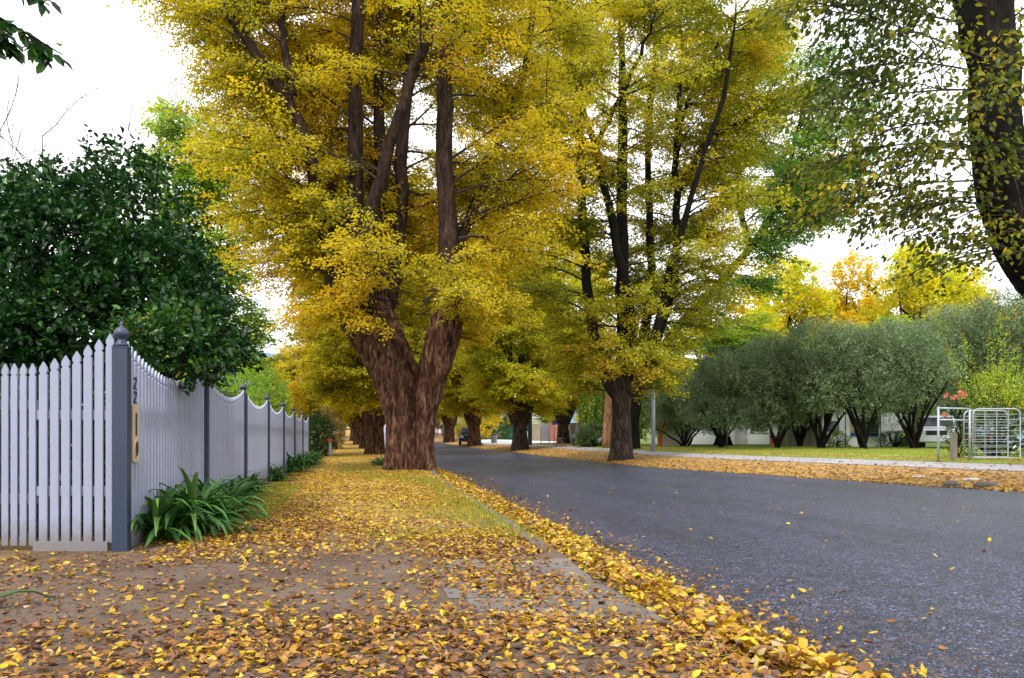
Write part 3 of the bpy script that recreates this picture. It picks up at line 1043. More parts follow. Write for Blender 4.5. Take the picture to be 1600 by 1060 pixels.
# ---- near elm whose leaning limb enters at the top right
Z0 = 11.3
B0 = np.array([*wp(1745, HOR, Z0)[:2], 0.0])
B0[2] = float(H(B0[0], B0[1])) - .1
def R0(px, py, dz=0.0):
    return wp(px, py, Z0 + dz) - B0
trunk0 = [([R0(1745, 812), R0(1745, 700), R0(1740, 600), R0(1720, 540)], [.72, .58, .55, .6]),
          ([R0(1735, 620), R0(1690, 500), R0(1625, 420), R0(1585, 370), R0(1566, 300)], [.45, .40, .36, .35, .34])]
limbs0 = [([R0(1566, 310), R0(1560, 240), R0(1548, 140), R0(1534, 0), R0(1520, -140), R0(1490, -320)], [.34, .335, .34, .33, .25, .08]),
          ([R0(1735, 560, .4), R0(1760, 380, .8), R0(1770, 150, 1.2), R0(1760, -150, 1.6), R0(1740, -400, 2)], [.4, .32, .28, .22, .06]),
          ([R0(1750, 560, -.3), R0(1840, 380, -.6), R0(1900, 150, -1), R0(1950, -150, -1.2)], [.36, .28, .24, .06])]
env0 = ([0, 2.4, 3.2, 4.5, 6, 9, 14], [0, 1, 2.6, 4.2, 5.0, 5.6, 4])
root0 = make_elm('elm_tree', 'near dark-barked elm leaning in at the upper right with sparse leaves', B0, trunk0, limbs0, 61,
                 M['leaf_shade'], M['bark_dark'], fk=.35, voxel=.05, leaf=.105, step=.05, skirt=0, env=env0, limb_sec=[0, 12, 10], tmpl=LEAF6, Lmax=3.4)
gr = Grower(63, env0, None, 1, .098, .028, .13)
gr.hang = 1.3
for (px, py, dz, ax, ay, L_) in [(1545, 60, 0, 1330, 0, 2.7), (1548, 95, -.3, 1270, 60, 2.8), (1552, 150, -.2, 1290, 165, 2.6), (1556, 200, -.3, 1285, 215, 2.9), (1558, 240, -.2, 1310, 240, 2.5),
                            (1558, 255, -.3, 1350, 300, 2.3), (1560, 280, -.2, 1330, 345, 2.6), (1565, 310, -.2, 1390, 360, 2.2), (1570, 330, -.3, 1440, 330, 1.7), (1556, 120, .4, 1330, 120, 2.5),
                            (1550, 20, .2, 1390, -60, 2.5), (1540, 10, -.3, 1290, -30, 2.8), (1590, 395, -.3, 1490, 400, 1.4),                             (1570, 250, -.45, 1590, 330, .9), (1560, 60, -.4, 1590, 20, .9), (1570, 40, .5, 1660, -10, 2), (1575, 160, .5, 1660, 140, 2),
                            (1575, 240, .5, 1680, 260, 2)]:
    p = R0(px, py, dz)
    d = R0(ax, ay, dz - .5 + gr.g.normal(0, .5)) - p
    gr.secondary(p, math.atan2(d[1], d[0]), math.atan2(d[2], math.hypot(d[0], d[1])) + .25, L_, .016, .55, ts=.25)
limb_axis = np.array(smooth_path(limbs0[0][0], 60))
thin = np.random.default_rng(9)
def clear_limb(P):
    dmin = np.min(np.linalg.norm(P[:, None, :] - limb_axis[None, :, :], axis=2), axis=1)
    return (dmin > .85) | (thin.random(len(P)) < .14)
o = gr.finish(root0, M['leaf_shade'], M['twig'], cut=clear_limb, tmpl=LEAF6, clump=.8)

# ---- green elm behind the first right elm
trunk_g = [([(0, 0, -.2), (0, 0, 1.5), (.3, 0, 3.2)], [.36, .28, .26])]
def gpt(px, py, z=39):
    return wp(px, py, z) - BG
BG = np.array(ground_at(990, 40))
limbs_g = [([gpt(1000, 610), gpt(1040, 530), gpt(1075, 490), gpt(1134, 439), gpt(1172, 388), gpt(1209, 337), gpt(1223, 300), gpt(1245, 220), gpt(1260, 120)], [.26, .24, .22, .2, .19, .17, .15, .1, .05]),
           ([gpt(1209, 337), gpt(1240, 255, 38), gpt(1262, 248, 37.5), gpt(1300, 215, 37)], [.13, .1, .09, .04]),
           ([gpt(1172, 388), gpt(1150, 300, 40), gpt(1165, 180, 41), gpt(1190, 80, 42)], [.15, .13, .1, .04]),
           ([gpt(1223, 300), gpt(1270, 290, 40), gpt(1310, 250, 41), gpt(1345, 190, 41)], [.13, .1, .09, .04]),
           ([gpt(1190, 370), gpt(1240, 345, 38), gpt(1280, 330, 38)], [.1, .08, .04])]
envg = ([0, 3.5, 5, 7, 10, 14, 20, 24], [0, 1, 5, 11.0, 12.2, 13.2, 12.4, 8])
make_elm('deciduous_tree', 'fresh green tree leaning right, seen between the olive gold elm and the near dark limb', BG, trunk_g, limbs_g, 71,
         M['leaf_midgreen'], M['bark_dark'], group='trees across the road', env=envg, fk=1, voxel=.08, leaf=.15, step=.035, skirt=0, limb_sec=[30, 10, 16, 16, 9], Lmax=3.4)

# ------------------------------------------------------------------ bushes and rounded trees made of leafy shoots
def shoot_crown(seed, blobs, n_shoots, per, leaf, spread=.16, up=.5, wob=.35, inner=.5):
    """leafy shoots spread through lumpy ellipsoids: blobs [(cx,cy,cz,rx,ry,rz)]"""
    g = np.random.default_rng(seed)
    vol = np.array([b_[3] * b_[4] * b_[5] for b_ in blobs]) ** (2 / 3)
    ci = g.choice(len(blobs), n_shoots, p=vol / vol.sum())
    B = np.array(blobs)[ci]
    d = unit(g.normal(0, 1, (n_shoots, 3)))
    rr = g.uniform(inner, 1, n_shoots) ** .6
    lump = 1 + wob * (fbm(d * 2.3 + ci[:, None] * 3.1 + seed, 3) - .5) * 2
    c = B[:, :3] + d * B[:, 3:] * (rr * lump)[:, None]
    dirs = unit(d + np.array([0, 0, up]) + g.normal(0, .35, (n_shoots, 3)))
    n = n_shoots * per
    base = np.repeat(c, per, 0)
    sd = np.repeat(dirs, per, 0)
    t = g.uniform(0, 1, n)
    off = unit(g.normal(0, 1, (n, 3)))
    P = base + sd * (t * spread * 1.6)[:, None] + off * (spread * .35 * g.uniform(0, 1, n))[:, None]
    D = unit(sd * .6 + off * .9 + np.array([0, 0, -.12]))
    N = unit(g.normal(0, .6, (n, 3)) + np.array([0, 0, 1.0]))
    S = leaf * g.uniform(.65, 1.2, n)
    T = .42 + g.normal(0, .16, n) + np.repeat(g.normal(0, .10, n_shoots), per) + (fbm(P * .9 + seed, 2) - .5) * .7
    return P, D, N, S, T

def bush(name, label, cat, base, blobs, n, per, leaf, mat, seed, tmpl=LEAF6, group=None, stems=5, stem_r=.05, spread=.16, up=.5, bark='bark_dark', inner=.5, wob=.35, crown='crown', trunkname='trunk'):
    root = thing(name, label, cat, base, 0, group)
    P, D, N, S, T = shoot_crown(seed, blobs, n, per, leaf, spread, up, wob, inner)
    k = P[:, 2] > .02
    leaf_object(crown, P[k], D[k], N[k], S[k], T[k], mat, root, tmpl)
    g = np.random.default_rng(seed + 1)
    tb = MB()
    for i in range(stems):
        bl = blobs[i % len(blobs)]
        a = g.uniform(0, 6.28)
        s0 = np.array([math.cos(a) * stem_r * 1.2, math.sin(a) * stem_r * 1.2, -.1])
        e = np.array(bl[:3]) + g.normal(0, .35, 3) * np.array(bl[3:])
        m1 = s0 * .5 + np.array([e[0] * .35, e[1] * .35, max(.3, e[2] * .45)])
        q = smooth_path([s0, m1, e], 9)
        q[1:-1] += g.normal(0, .03, (7, 3)) * max(1, e[2] / 3)
        tb.tube(q, np.linspace(stem_r, stem_r * .25, 9), 7)
        for j in range(3):
            p0 = q[g.integers(4, 8)]
            b2 = blobs[g.integers(len(blobs))]
            e2_ = np.array(b2[:3]) + g.normal(0, .5, 3) * np.array(b2[3:])
            q2 = smooth_path([p0, (p0 + e2_) / 2 + g.normal(0, .1, 3), e2_], 6)
            tb.tube(q2, np.linspace(stem_r * .4, stem_r * .12, 6), 5)
    tb.build(trunkname, M[bark], root, smooth=True)
    return root

# ------------------------------------------------------------------ yellow trees rising behind the grey-green row
def round_tree(name, label, base, seed, mat, Wd=9.5, Ht=16.5, group='autumn trees behind the grey-green row'):
    g = np.random.default_rng(seed)
    blobs = []
    for k in range(26):
        h = g.uniform(.22, .95)
        rad = Wd * .5 * (1 - abs(h - .5) ** 1.5 * 1.5) * .75
        a = k * 2.4 + g.uniform(-.4, .4)
        rr = rad * g.uniform(.25, 1)
        q = Wd * g.uniform(.10, .17)
        blobs.append((math.cos(a) * rr, math.sin(a) * rr, Ht * h * .93, q, q, q * g.uniform(.7, 1.1)))
    return bush(name, label, 'tree', base, blobs, 4200, 9, .26, mat, seed, KITE, group, stems=9, stem_r=.16, spread=.45, up=.3, inner=.5, wob=.6)
yel = round_tree('autumn_tree', 'orange gold tree with pointed top, rising above the pale gap in the grey-green trees', ground_at(1315, 68), 81, M['leaf_yellow'], 8.5, 18.0)
yel2 = round_tree('autumn_tree', 'broad yellow green tree, tallest right of centre above the grey-green row', ground_at(1425, 66), 83, M['leaf_lime'], 10, 18.0)
for (px, z, src, rz, s, lab) in [
    (1235, 66, yel2, 1.0, (1, 1, .93), 'yellow green tree next to the olive gold elm, above the grey-green row'),
    (1372, 74, yel, 2.0, (.95, .95, .98), 'bright orange gold tree in the middle of the yellow trees'),
    (1492, 70, yel2, 2.6, (1, 1, .98), 'yellow green tree under the near dark limb'),
    (1540, 78, yel, 4.0, (1.1, 1.1, .96), 'golden tree mostly hidden behind the tallest grey-green crown'),
    (1180, 78, yel, 5.0, (1.1, 1.1, .95), 'golden tree glimpsed behind the green leaning tree'),
]:
    copy_thing(src, ground_at(px, z), rz, s, lab, 'autumn trees behind the grey-green row')


# big glossy evergreen behind the corner of the fence
cb = wp(95, HOR, 10.3)
cb[2] = float(H(cb[0], cb[1]))
def cl(px, py, z, rx, rz_, ry=None):
    p = wp(px, py, z) - cb
    k = z / F
    return (p[0], p[1], p[2], rx * k, (ry or rx) * k, rz_ * k)
cam_blobs = [cl(80, 430, 10.3, 165, 140), cl(215, 375, 10.0, 92, 105), cl(-60, 450, 10.4, 150, 130), cl(255, 440, 9.8, 80, 70), cl(70, 365, 10.5, 105, 80),
             cl(120, 520, 9.9, 150, 75), cl(285, 545, 8.75, 72, 48), cl(332, 548, 9.3, 46, 32), cl(240, 545, 8.5, 52, 34), cl(358, 556, 9.6, 26, 14), cl(298, 515, 9.2, 56, 46), cl(0, 560, 10.0, 130, 80), cl(190, 275, 10.2, 52, 38), cl(95, 300, 10.2, 40, 40), cl(288, 475, 9.6, 48, 40), cl(15, 345, 10.2, 45, 30), cl(100, 640, 9.7, 110, 80), cl(-30, 680, 9.7, 110, 90), cl(95, 765, 9.5, 105, 75), cl(-50, 790, 9.5, 90, 60)]
bush('camellia_tree', 'tall glossy dark green evergreen spilling over the corner of the white picket fence', 'tree', cb, cam_blobs, 6200, 11, .085, M['leaf_camellia'], 91,
     stems=9, stem_r=.07, spread=.15, wob=.4, inner=.35)
# single tall shoots on top of it
P, D, N, S, T = [], [], [], [], []
g = np.random.default_rng(4)
tb = MB()
root = bpy.data.objects['camellia_tree']
for (px, py, py2, px2) in [(133, 262, 195, 138), (205, 235, 222, 207), (68, 250, 232, 66)]:
    a, b_ = wp(px, py, 10.2) - cb, wp(px2, py2, 10.2) - cb
    tb = MB()
    tb.tube([a, (a + b_) / 2, b_], [.008, .006, .003], 4)
    tb.build('shoot', M['twig'], root)
    n = 16 if py - py2 > 40 else 6
    for i in range(n):
        t = i / n
        P.append(a + (b_ - a) * t + g.normal(0, .02, 3))
        an = i * 2.4
        D.append((math.cos(an), math.sin(an), .35)); N.append((0, 0, 1.0)); S.append(.075); T.append(.5)
leaf_object('shoot_leaves', np.array(P), np.array(D), np.array(N) + g.normal(0, .3, (len(P), 3)), np.array(S), np.array(T), M['leaf_camellia'], root, LEAF6)

# overhanging branch of a tree just out of frame, top left
zb = 3.6
tb_ = wp(-520, HOR, 4.6)
tb_[2] = float(H(tb_[0], tb_[1]))
root = thing('overhanging_tree', 'dark green leafy branch tip hanging into the upper left corner', 'tree', tb_)
tb = MB()
def q0(px, py, z=zb): return wp(px, py, z) - tb_
tb.tube(smooth_path([(0, 0, -.1), (.05, 0, 1.5), (.1, .05, 2.6), q0(-330, -120, 4.2), q0(-200, -100, 4.0)], 14), np.linspace(.13, .05, 14), 9)
P, D, T = [], [], []
g = np.random.default_rng(14)
for path in ([(-200, -100), (-90, -30), (-20, 20), (40, 50), (98, 86)], [(-200, -100), (-80, -60), (0, -30), (45, -8), (80, 2)], [(-20, 20), (0, 50), (20, 75)], [(40, 50), (60, 70), (66, 88)], [(-200, -100), (-120, 10), (-40, 60), (5, 85)]):
    pts = smooth_path([q0(x, y, zb + g.normal(0, .04)) for x, y in path], 10)
    tb.tube(pts, np.linspace(.02 if path[0] == (-200, -100) else .006, .003, 10), 5)
    for i in range(40):
        t = g.uniform(.25, 1)
        p = np.array([np.interp(t * 9, range(10), pts[:, k]) for k in range(3)])
        P.append(p + g.normal(0, .012, 3))
        D.append(unit(np.array([g.normal(0, .7), g.normal(0, .7), -.55]) + .5 * unit(pts[-1] - pts[0])))
        T.append(g.normal(.45, .18) if g.random() > .05 else 1.0)
P, D = np.array(P), np.array(D)
leaf_object('crown', P, D, g.normal(0, .5, P.shape) + np.array([0, -.3, .8]), g.uniform(.06, .085, len(P)), np.array(T), M['leaf_camellia'], root, LEAF6)
tb.build('trunk', M['bark_dark'], root)

# garden trees and shrubs behind the side fence
def at(px, z, dz=0):
    p = wp(px, HOR, z)
    return (p[0], p[1], float(H(p[0], p[1])) + dz)
tr, lb = generic_parts(25, 6, 15.0, 2.6)
lb = [([tuple(np.array(p) * np.array([.45, .45, 1])) for p in pts], [q * .38 for q in rad]) for pts, rad in lb]
tr = [(pts, [q * .5 for q in rad]) for pts, rad in tr]
make_elm('garden_tree', 'light green tree in the garden, between the dark evergreen and the largest elm', at(322, 35), tr, lb, 93, M['leaf_green'], M['bark_dark'],
         group='garden trees', env=([0, 2.4, 4, 8, 13, 17], [0, 1.2, 2.6, 3.1, 3.0, 1.6]), fk=1, voxel=.08, leaf=.15, step=.045, skirt=10, n_sec=16, Lmax=2.8, bias=.12)
bush('garden_shrub', 'rounded mid green shrub rising behind the second bay of the fence', 'shrub', at(348, 23), [(0, 0, 1.9, 1.2, 1.2, 1.5), (.5, .8, 2.3, .9, 1, 1.0), (-.8, .2, 2.3, 1, .8, 1.1)],
     900, 10, .08, M['leaf_green'], 101, group='garden shrubs', spread=.15)
bush('garden_shrub', 'small dark rounded bush just above the dip of the second fence bay', 'shrub', at(351, 18.5), [(0, 0, 1.35, .5, .5, .95)],
     300, 10, .06, M['leaf_hedge'], 102, group='garden shrubs', spread=.1)
bush('garden_shrub', 'bushy pale green tree with rounded top behind the third fence bay', 'shrub', at(398, 31), [(0, 0, 1.9, 1.3, 1.3, 1.8), (-.6, .5, 2.9, 1.0, 1, 1.1), (.5, .3, 2.4, .8, .8, 1.3)],
     900, 10, .10, M['leaf_midgreen'], 103, group='garden shrubs', spread=.2)
bush('garden_shrub', 'yellowing leafy shrub sprouting above the fourth fence bay', 'shrub', at(430, 35), [(0, 0, 1.9, .75, .7, 1.6), (.15, 0, 3.0, .45, .4, .9)],
     360, 9, .11, M['leaf_lime'], 104, group='garden shrubs', spread=.22)
bush('garden_shrub', 'bright yellow shrub glowing behind the far bays of the fence', 'shrub', at(456, 44), [(0, 0, 2.2, .75, .8, 1.8), (-.45, .3, 2.9, .65, .6, 1.0)],
     480, 10, .13, M['leaf_yellow'], 105, group='garden shrubs', spread=.25)
bush('hedge_bush', 'dense olive green hedge at the far end of the white fence', 'hedge', at(500, 41), [(0, 0, 1.0, .75, 1.5, 1.15), (-.35, .8, 1.2, .6, 1.2, 1.1)],
     800, 9, .10, M['leaf_hedge'], 106, spread=.15)
bush('rusty_bush', 'rusty brown bush beside the path beyond the hedge', 'shrub', at(525, 60), [(0, 0, 1.1, .6, 1.6, 1.1), (-.6, 2, 1.7, 1, 2, 1.6)],
     420, 8, .15, M['leaf_rust'], 107, spread=.22)
bush('dark_bush', 'dark green bush closing the far end of the path', 'shrub', at(545, 165), [(0, 0, 1.6, 4.5, 3, 3.6), (-5, 2, 2.5, 4, 3, 4)],
     900, 8, .40, M['leaf_hedge'], 108, spread=.5)
# trees far down the street filling the distance
for (px, z, rz, s, lab) in [(470, 80, .6, .62, 'golden garden tree beyond the far end of the fence'), (515, 118, 2.2, .9, 'distant golden tree left of the path'),
                            (430, 130, 4.2, .75, 'distant golden tree behind the yellow shrub')]:
    copy_thing(elmA, ground_at(px, z), rz, s, lab, 'distant golden trees')

for (px, z, rz, s, lab) in [(772, 132, .6, .8, 'distant tree behind the pale roofed house'), (850, 118, 2.2, .62, 'distant tree behind the beige wall'),
                            (925, 112, 4.2, .66, 'distant tree behind the long pale grey wall'), (1000, 105, 1.2, .7, 'distant tree behind the willow'), (1075, 95, 3.2, .6, 'distant tree behind the orange red fence end')]:
    copy_thing(elmB, ground_at(px, z), rz, s, lab, 'distant trees across the road')

# bare tree, far left, above the evergreen
root = thing('bare_tree', 'bare twiggy tree showing faintly above the dark evergreen at the far left', 'tree', at(50, 28))
tb = MB()
g = np.random.default_rng(17)
c0 = np.array(at(50, 28))
def twig(p, d, L, r, lev):
    pts = [p]
    for i in range(5):
        d = unit(d + g.normal(0, .13, 3) + np.array([0, 0, .05]))
        pts.append(pts[-1] + d * L / 5)
    pts = np.array(pts)
    tb.tube(pts, np.linspace(r, r * .45, 6), 5 if r > .02 else 3, cap=False)
    if lev > 0:
        for i in range(6):
            k = g.integers(1, 6)
            twig(pts[k], unit(d + g.normal(0, .45, 3)), L * g.uniform(.4, .65), r * .5, lev - 1)
tb.tube([(0, 0, -.1), (0, 0, 3), (.1, 0, 5)], [.16, .13, .1], 8)
for (px, py) in [(-5, 215), (40, 205), (72, 165), (95, 215), (20, 240)]:
    e = wp(px, py, 28) - c0
    s0 = np.array([0, 0, 4.5])
    twig(s0, unit(e - s0), np.linalg.norm(e - s0), .042, 2)
tb.build('branches', M['twig'], root)

# ------------------------------------------------------------------ strappy plants along the fence
def strap_plant(label, base, n, L, seed, wdt=.056, group='strappy plants along the fence', name='strappy_plant'):
    g = np.random.default_rng(seed)
    V, Fc, T = [], [], []
    k = 8
    for i in range(n):
        az = g.uniform(0, 6.283)
        el = g.uniform(.45, 1.35)
        ln = L * g.uniform(.6, 1.1)
        p = np.array([g.normal(0, .11), g.normal(0, .11), 0])
        t = np.linspace(0, 1, k)
        e = el - (t ** 1.5) * g.uniform(1.3, 2.5)
        st = np.stack([np.cos(e) * math.cos(az), np.cos(e) * math.sin(az), np.sin(e)], 1) * ln / (k - 1)
        pts = p + np.concatenate([[np.zeros(3)], np.cumsum(st[:-1], 0)])
        pts[:, 2] = np.maximum(pts[:, 2], .015)
        sd = np.array([-math.sin(az), math.cos(az), 0])
        wv = wdt * np.array([.7, .95, 1, 1, .95, .8, .5, .06]) * g.uniform(.8, 1.2)
        keel = np.array([0, 0, -.22]) * wv[:, None]
        base_i = len(V)
        for j in range(k):
            V += [pts[j] - sd * wv[j] / 2, pts[j] + keel[j], pts[j] + sd * wv[j] / 2]
            T += [g.uniform(.2, .75)] * 0 + [0] * 3
        tt = np.clip(g.normal(.5, .22), 0, 1)
        for j in range(3 * k): T[base_i + j] = tt
        for j in range(k - 1):
            a = base_i + 3 * j
            Fc += [(a, a + 1, a + 4, a + 3), (a + 1, a + 2, a + 5, a + 4)]
    me = bpy.data.meshes.new(name)
    me.from_pydata([tuple(v) for v in V], [], Fc)
    a = me.attributes.new('tint', 'FLOAT', 'POINT')
    a.data.foreach_set('value', np.array(T, np.float32))
    me.materials.append(M['leaf_strap'])
    me.polygons.foreach_set('use_smooth', [True] * len(Fc))
    o = bpy.data.objects.new(name, me)
    COL.objects.link(o)
    o.location = [float(q) for q in base]
    return tag(o, label, 'plant', group)

for i, (px, py, n, L, lab) in enumerate([
    (250, 841, 150, .90, 'dark strappy plant nearest the corner post, at the foot of the white fence'),
    (288, 834, 180, .98, 'largest arching strappy plant in the clump under the first fence bay'),
    (335, 815, 160, .85, 'strappy plant at the path side of the near clump, leaves touching the gravel'),
    (332, 790, 110, .85, 'strappy plant against the second fence post'),
    (376, 774, 110, .65, 'strappy plant behind the near clump under the second fence bay'),
    (428, 752, 75, .68, 'small strappy plant alone below the fourth fence post'),
    (458, 738, 100, .95, 'strappy plant starting the far green clump along the fence'),
    (474, 731, 110, .9, 'strappy plant in the middle of the far green clump'),
    (483, 727, 110, .85, 'strappy plant at the path side of the far green clump'),
    (489, 720, 90, .75, 'farthest strappy plant along the fence, near the red topped marker')]):
    p = gp(px, py)
    strap_plant(lab, (p[0], p[1], float(H(p[0], p[1]))), n, L, 200 + i)
p = gp(596, 728)
strap_plant('light green tuft of strappy leaves at the left foot of the largest elm', (p[0], p[1], float(H(p[0], p[1]))), 70, .62, 230, group='loose strappy plants')
p = wp(-150, HOR, 4.3)
strap_plant('strappy plant at the left edge, only its leaf tips showing over the gravel', (p[0], p[1], float(H(p[0], p[1]))), 40, .6, 231, group='loose strappy plants')

# ------------------------------------------------------------------ picket fence
corner = gp(190, 861)
ZC = 6.82
right_dir = np.array([CF, -SF, 0.0])      # front boundary runs along the picture's width
back_dir = np.array([SF, CF, 0.0])
fence = thing('picket_fence', 'white picket fence with slate blue ball topped posts along the path', 'fence', (corner[0], corner[1], 0))
CX, CY = corner[0], corner[1]

def picket_outline(wd, h, b0=0.0):
    # plain shaft, small shoulders and a pointed head
    a = wd / 2
    return [(-a, b0), (a, b0), (a, h - .12), (a * .72, h - .108), (a * .72, h - .10), (a * 1.0, h - .085), (a * .92, h - .055), (0, h),
            (-a * .92, h - .055), (-a * 1.0, h - .085), (-a * .72, h - .10), (-a * .72, h - .108), (-a, h - .12)]

def add_post(x, y, hb=1.80, s=.125, rz=0):
    g_ = float(H(CX + x, CY + y))
    pb = MB()
    pb.box((x, y, g_ + hb / 2 - .05), (s, s, hb + .1), rz)
    pb.box((x, y, g_ + hb + .004), (s * 1.06, s * 1.06, .012), rz)
    post = pb.build('post', M['post'], fence)
    fb = MB()
    fb.lathe((x, y, g_ + hb + .01), [(.054, 0), (.054, .03), (.046, .035), (.036, .06), (.034, .068), (.058, .09), (.066, .115), (.062, .14), (.044, .162), (.02, .176), (.014, .19), (.016, .205), (.008, .225), (.001, .228)], 18)
    fb.build('finial', M['post'], post, smooth=True)

# street side posts and scalloped bays
post_d = [6.82 + 3.62 * k for k in range(8)]
pys = []
for d_ in post_d:
    px = 560 - 370 * 6.82 / d_
    p = wp(px, HOR, d_)
    pys.append((p[0] - CX, p[1] - CY))
for i, (x, y) in enumerate(pys):
    add_post(x, y, rz=0)
for i in range(7):
    (x0, y0), (x1, y1) = pys[i], pys[i + 1]
    a = np.array([x0, y0, 0]) + np.array([-.02, 0, 0])
    b_ = np.array([x1, y1, 0]) + np.array([-.02, 0, 0])
    L_ = np.linalg.norm(b_ - a)
    u = (b_ - a) / L_
    nrm = np.array([u[1], -u[0], 0])       # toward the street
    pk = MB()
    pitch = .122
    n = int((L_ - .15) / pitch)
    st = (L_ - (n - 1) * pitch) / 2
    for k in range(n):
        s_ = st + k * pitch
        t = s_ / L_
        h = 1.93 - .27 * math.sin(math.pi * t) ** .75
        o = a + u * s_
        g_ = float(H(CX + o[0], CY + o[1]))
        pk.prism(picket_outline(.080, h + random.uniform(-.004, .004), .05), o + np.array([0, 0, g_]) + nrm * .026, u, (0, 0, 1), nrm * .017)
    g0, g1 = float(H(CX + a[0], CY + a[1])), float(H(CX + b_[0], CY + b_[1]))
    for hz in (.35, 1.30):
        c = (a + b_) / 2 + np.array([0, 0, (g0 + g1) / 2 + hz]) - nrm * .012
        rl = MB()
        rl.box(c, (.044, L_ - .13, .09), math.atan2(u[1], u[0]) - math.pi / 2)
        rl.build('rail', M['white'], fence)
    plb = MB()
    plb.box((a + b_) / 2 + np.array([0, 0, (g0 + g1) / 2 + .03]) + nrm * .02, (.025, L_ - .13, .16), math.atan2(u[1], u[0]) - math.pi / 2)
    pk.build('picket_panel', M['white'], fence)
    plb.build('plinth_board', M['white'], fence)

# front panel: rising pickets and a base board
fr = -right_dir                                  # runs left from the corner post
pk = MB()
heights = [1.93, 1.88, 1.83, 1.774, 1.736, 1.71, 1.68]
mpp = ZC / F
for k, hgt in enumerate(heights):
    px = 480 / 2.65 * 0 + (171.5 - 17.4 * k)
    off = (190 - px) * mpp
    o = fr * off + np.array([0, 0, 0]) + back_dir * .0
    pk.prism(picket_outline(.073, hgt, .07), o - fr * 0 + back_dir * .02, right_dir, (0, 0, 1), -back_dir * .02)
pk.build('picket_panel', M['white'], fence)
rz_f = math.atan2(fr[1], fr[0])
for hz in (.53, 1.21):
    rl = MB()
    rl.box(fr * .44 + back_dir * .045 + np.array([0, 0, hz]), (.76, .04, .085), rz_f)
    rl.build('rail', M['white'], fence)
pl = MB()
pl.box(fr * .445 + np.array([0, 0, .03]) - back_dir * .008, (.66, .03, .11), rz_f)
pl.build('plinth_board', M['white'], fence)

# gate in the same line, hanging clear of the ground
gate = thing('picket_gate', 'white picket gate with level pointed pickets at the left edge', 'gate', tuple(corner + fr * .80 * 1.0))
pk, rl = MB(), MB()
for k in range(9):
    px = 49 - 14.3 * k
    off = (190 - px) * mpp - .80
    o = fr * off + back_dir * .03
    pk.prism(picket_outline(.058, 1.665, .045), o, right_dir, (0, 0, 1), -back_dir * .02)
pk.build('picket_panel', M['white'], gate)
for hz in (.46, 1.3):
    rl = MB()
    rl.box(fr * .36 + back_dir * .055 + np.array([0, 0, hz]), (.78, .04, .085), rz_f)
    rl.build('rail', M['white'], gate)
st_ = MB()
st_.box(fr * -.035 + back_dir * .11 + np.array([0, 0, .83]), (.06, .06, 1.5), rz_f)
st_.build('gate_post', M['post'], gate)

bush('dark_hedge', 'dark leafy hedge close behind the white picket gate', 'hedge', tuple(corner + fr * .75 + back_dir * 1.0), [(-1.5, .5, .5, .7, .45, .6), (-.7, .3, .5, .7, .45, .65), (-.15, .3, .5, .40, .3, .6), (-1.2, .4, 1.15, .8, .4, .5), (-.3, .3, 1.1, .45, .3, .45)],
     1500, 10, .075, M['leaf_camellia'], 330, spread=.12, stems=6, stem_r=.03)

# letterbox plate with slot and paper hole, and the house number above it
(x0, y0), (x1, y1) = pys[0], pys[1]
u = np.array([x1 - x0, y1 - y0, 0]); u /= np.linalg.norm(u)
nrm = np.array([u[1], -u[0], 0])
lo = np.array([CX + x0, CY + y0, 0]) + np.array([-.02, 0, 0]) + u * .305 + nrm * .048
lbx = thing('letterbox', 'tan letterbox plate with slot and round paper hole beside the corner post', 'letterbox', tuple(lo + np.array([0, 0, 1.045])))
mb = MB()
def plate_outline(wd, hh, r=.02):
    pts = []
    for cx, cy, a0 in ((wd / 2 - r, hh / 2 - r, 0), (-wd / 2 + r, hh / 2 - r, 90), (-wd / 2 + r, -hh / 2 + r, 180), (wd / 2 - r, -hh / 2 + r, 270)):
        for k in range(4):
            a = R(a0 + 30 * k)
            pts.append((cx + r * math.cos(a), cy + r * math.sin(a)))
    return pts
mb.prism(plate_outline(.185, .53), (0, 0, 0), u, (0, 0, 1), nrm * .012)
mb.build('plate', M['brass'], lbx)
mb = MB(); mb.prism(plate_outline(.05, .21, .008), u * .0 + nrm * .0125 + np.array([0, 0, .085]), u, (0, 0, 1), nrm * .003); mb.build('slot', M['black'], lbx)
mb = MB()
ring = [(math.cos(R(a)) * .062, math.sin(R(a)) * .075) for a in range(0, 360, 15)]
mb.prism(ring, u * .01 + nrm * .0125 + np.array([0, 0, -.145]), u, (0, 0, 1), nrm * .003); mb.build('paper_hole', M['black'], lbx)
mb = MB()
tor = np.array([(math.cos(R(a)) * .068, math.sin(R(a)) * .081) for a in range(0, 361, 15)])
mb.tube(np.array([u * (p[0] + .01) + np.array([0, 0, p[1] - .145]) + nrm * .014 for p in tor]), .007, 6)
mb.build('hole_rim', M['brass'], lbx)
num = thing('house_number', 'dark house number 22, digits one above the other over the letterbox plate', 'house number', tuple(lo + np.array([0, 0, 1.445]) + nrm * .002))
TWO = [(-.5, .55), (-.42, .82), (-.1, 1.0), (.25, .95), (.46, .72), (.42, .42), (.1, .08), (-.25, -.35), (-.5, -.78), (-.5, -.95), (.52, -.95)]
for k in range(2):
    mb = MB()
    pts = smooth_path([u * (a * .052) + np.array([0, 0, b_ * .054 + .065 - .13 * k + .0]) + nrm * .004 for a, b_ in TWO], 40)
    # flat stroke
    mb.tube(pts, .0085, 6)
    mb.build('digit', M['black'], num)

# ------------------------------------------------------------------ marker post
p = at(516, 40)
mk = thing('marker_post', 'short white marker post with a red top beside the far end of the path', 'marker post', p)
mb = MB(); mb.box((0, 0, .35), (.13, .09, .70)); mb.build('post', M['white'], mk)
mb = MB(); mb.box((0, 0, .81), (.14, .10, .22)); mb.build('red_cap', paint('red paint', (.6, .03, .03), .5, .1), mk)

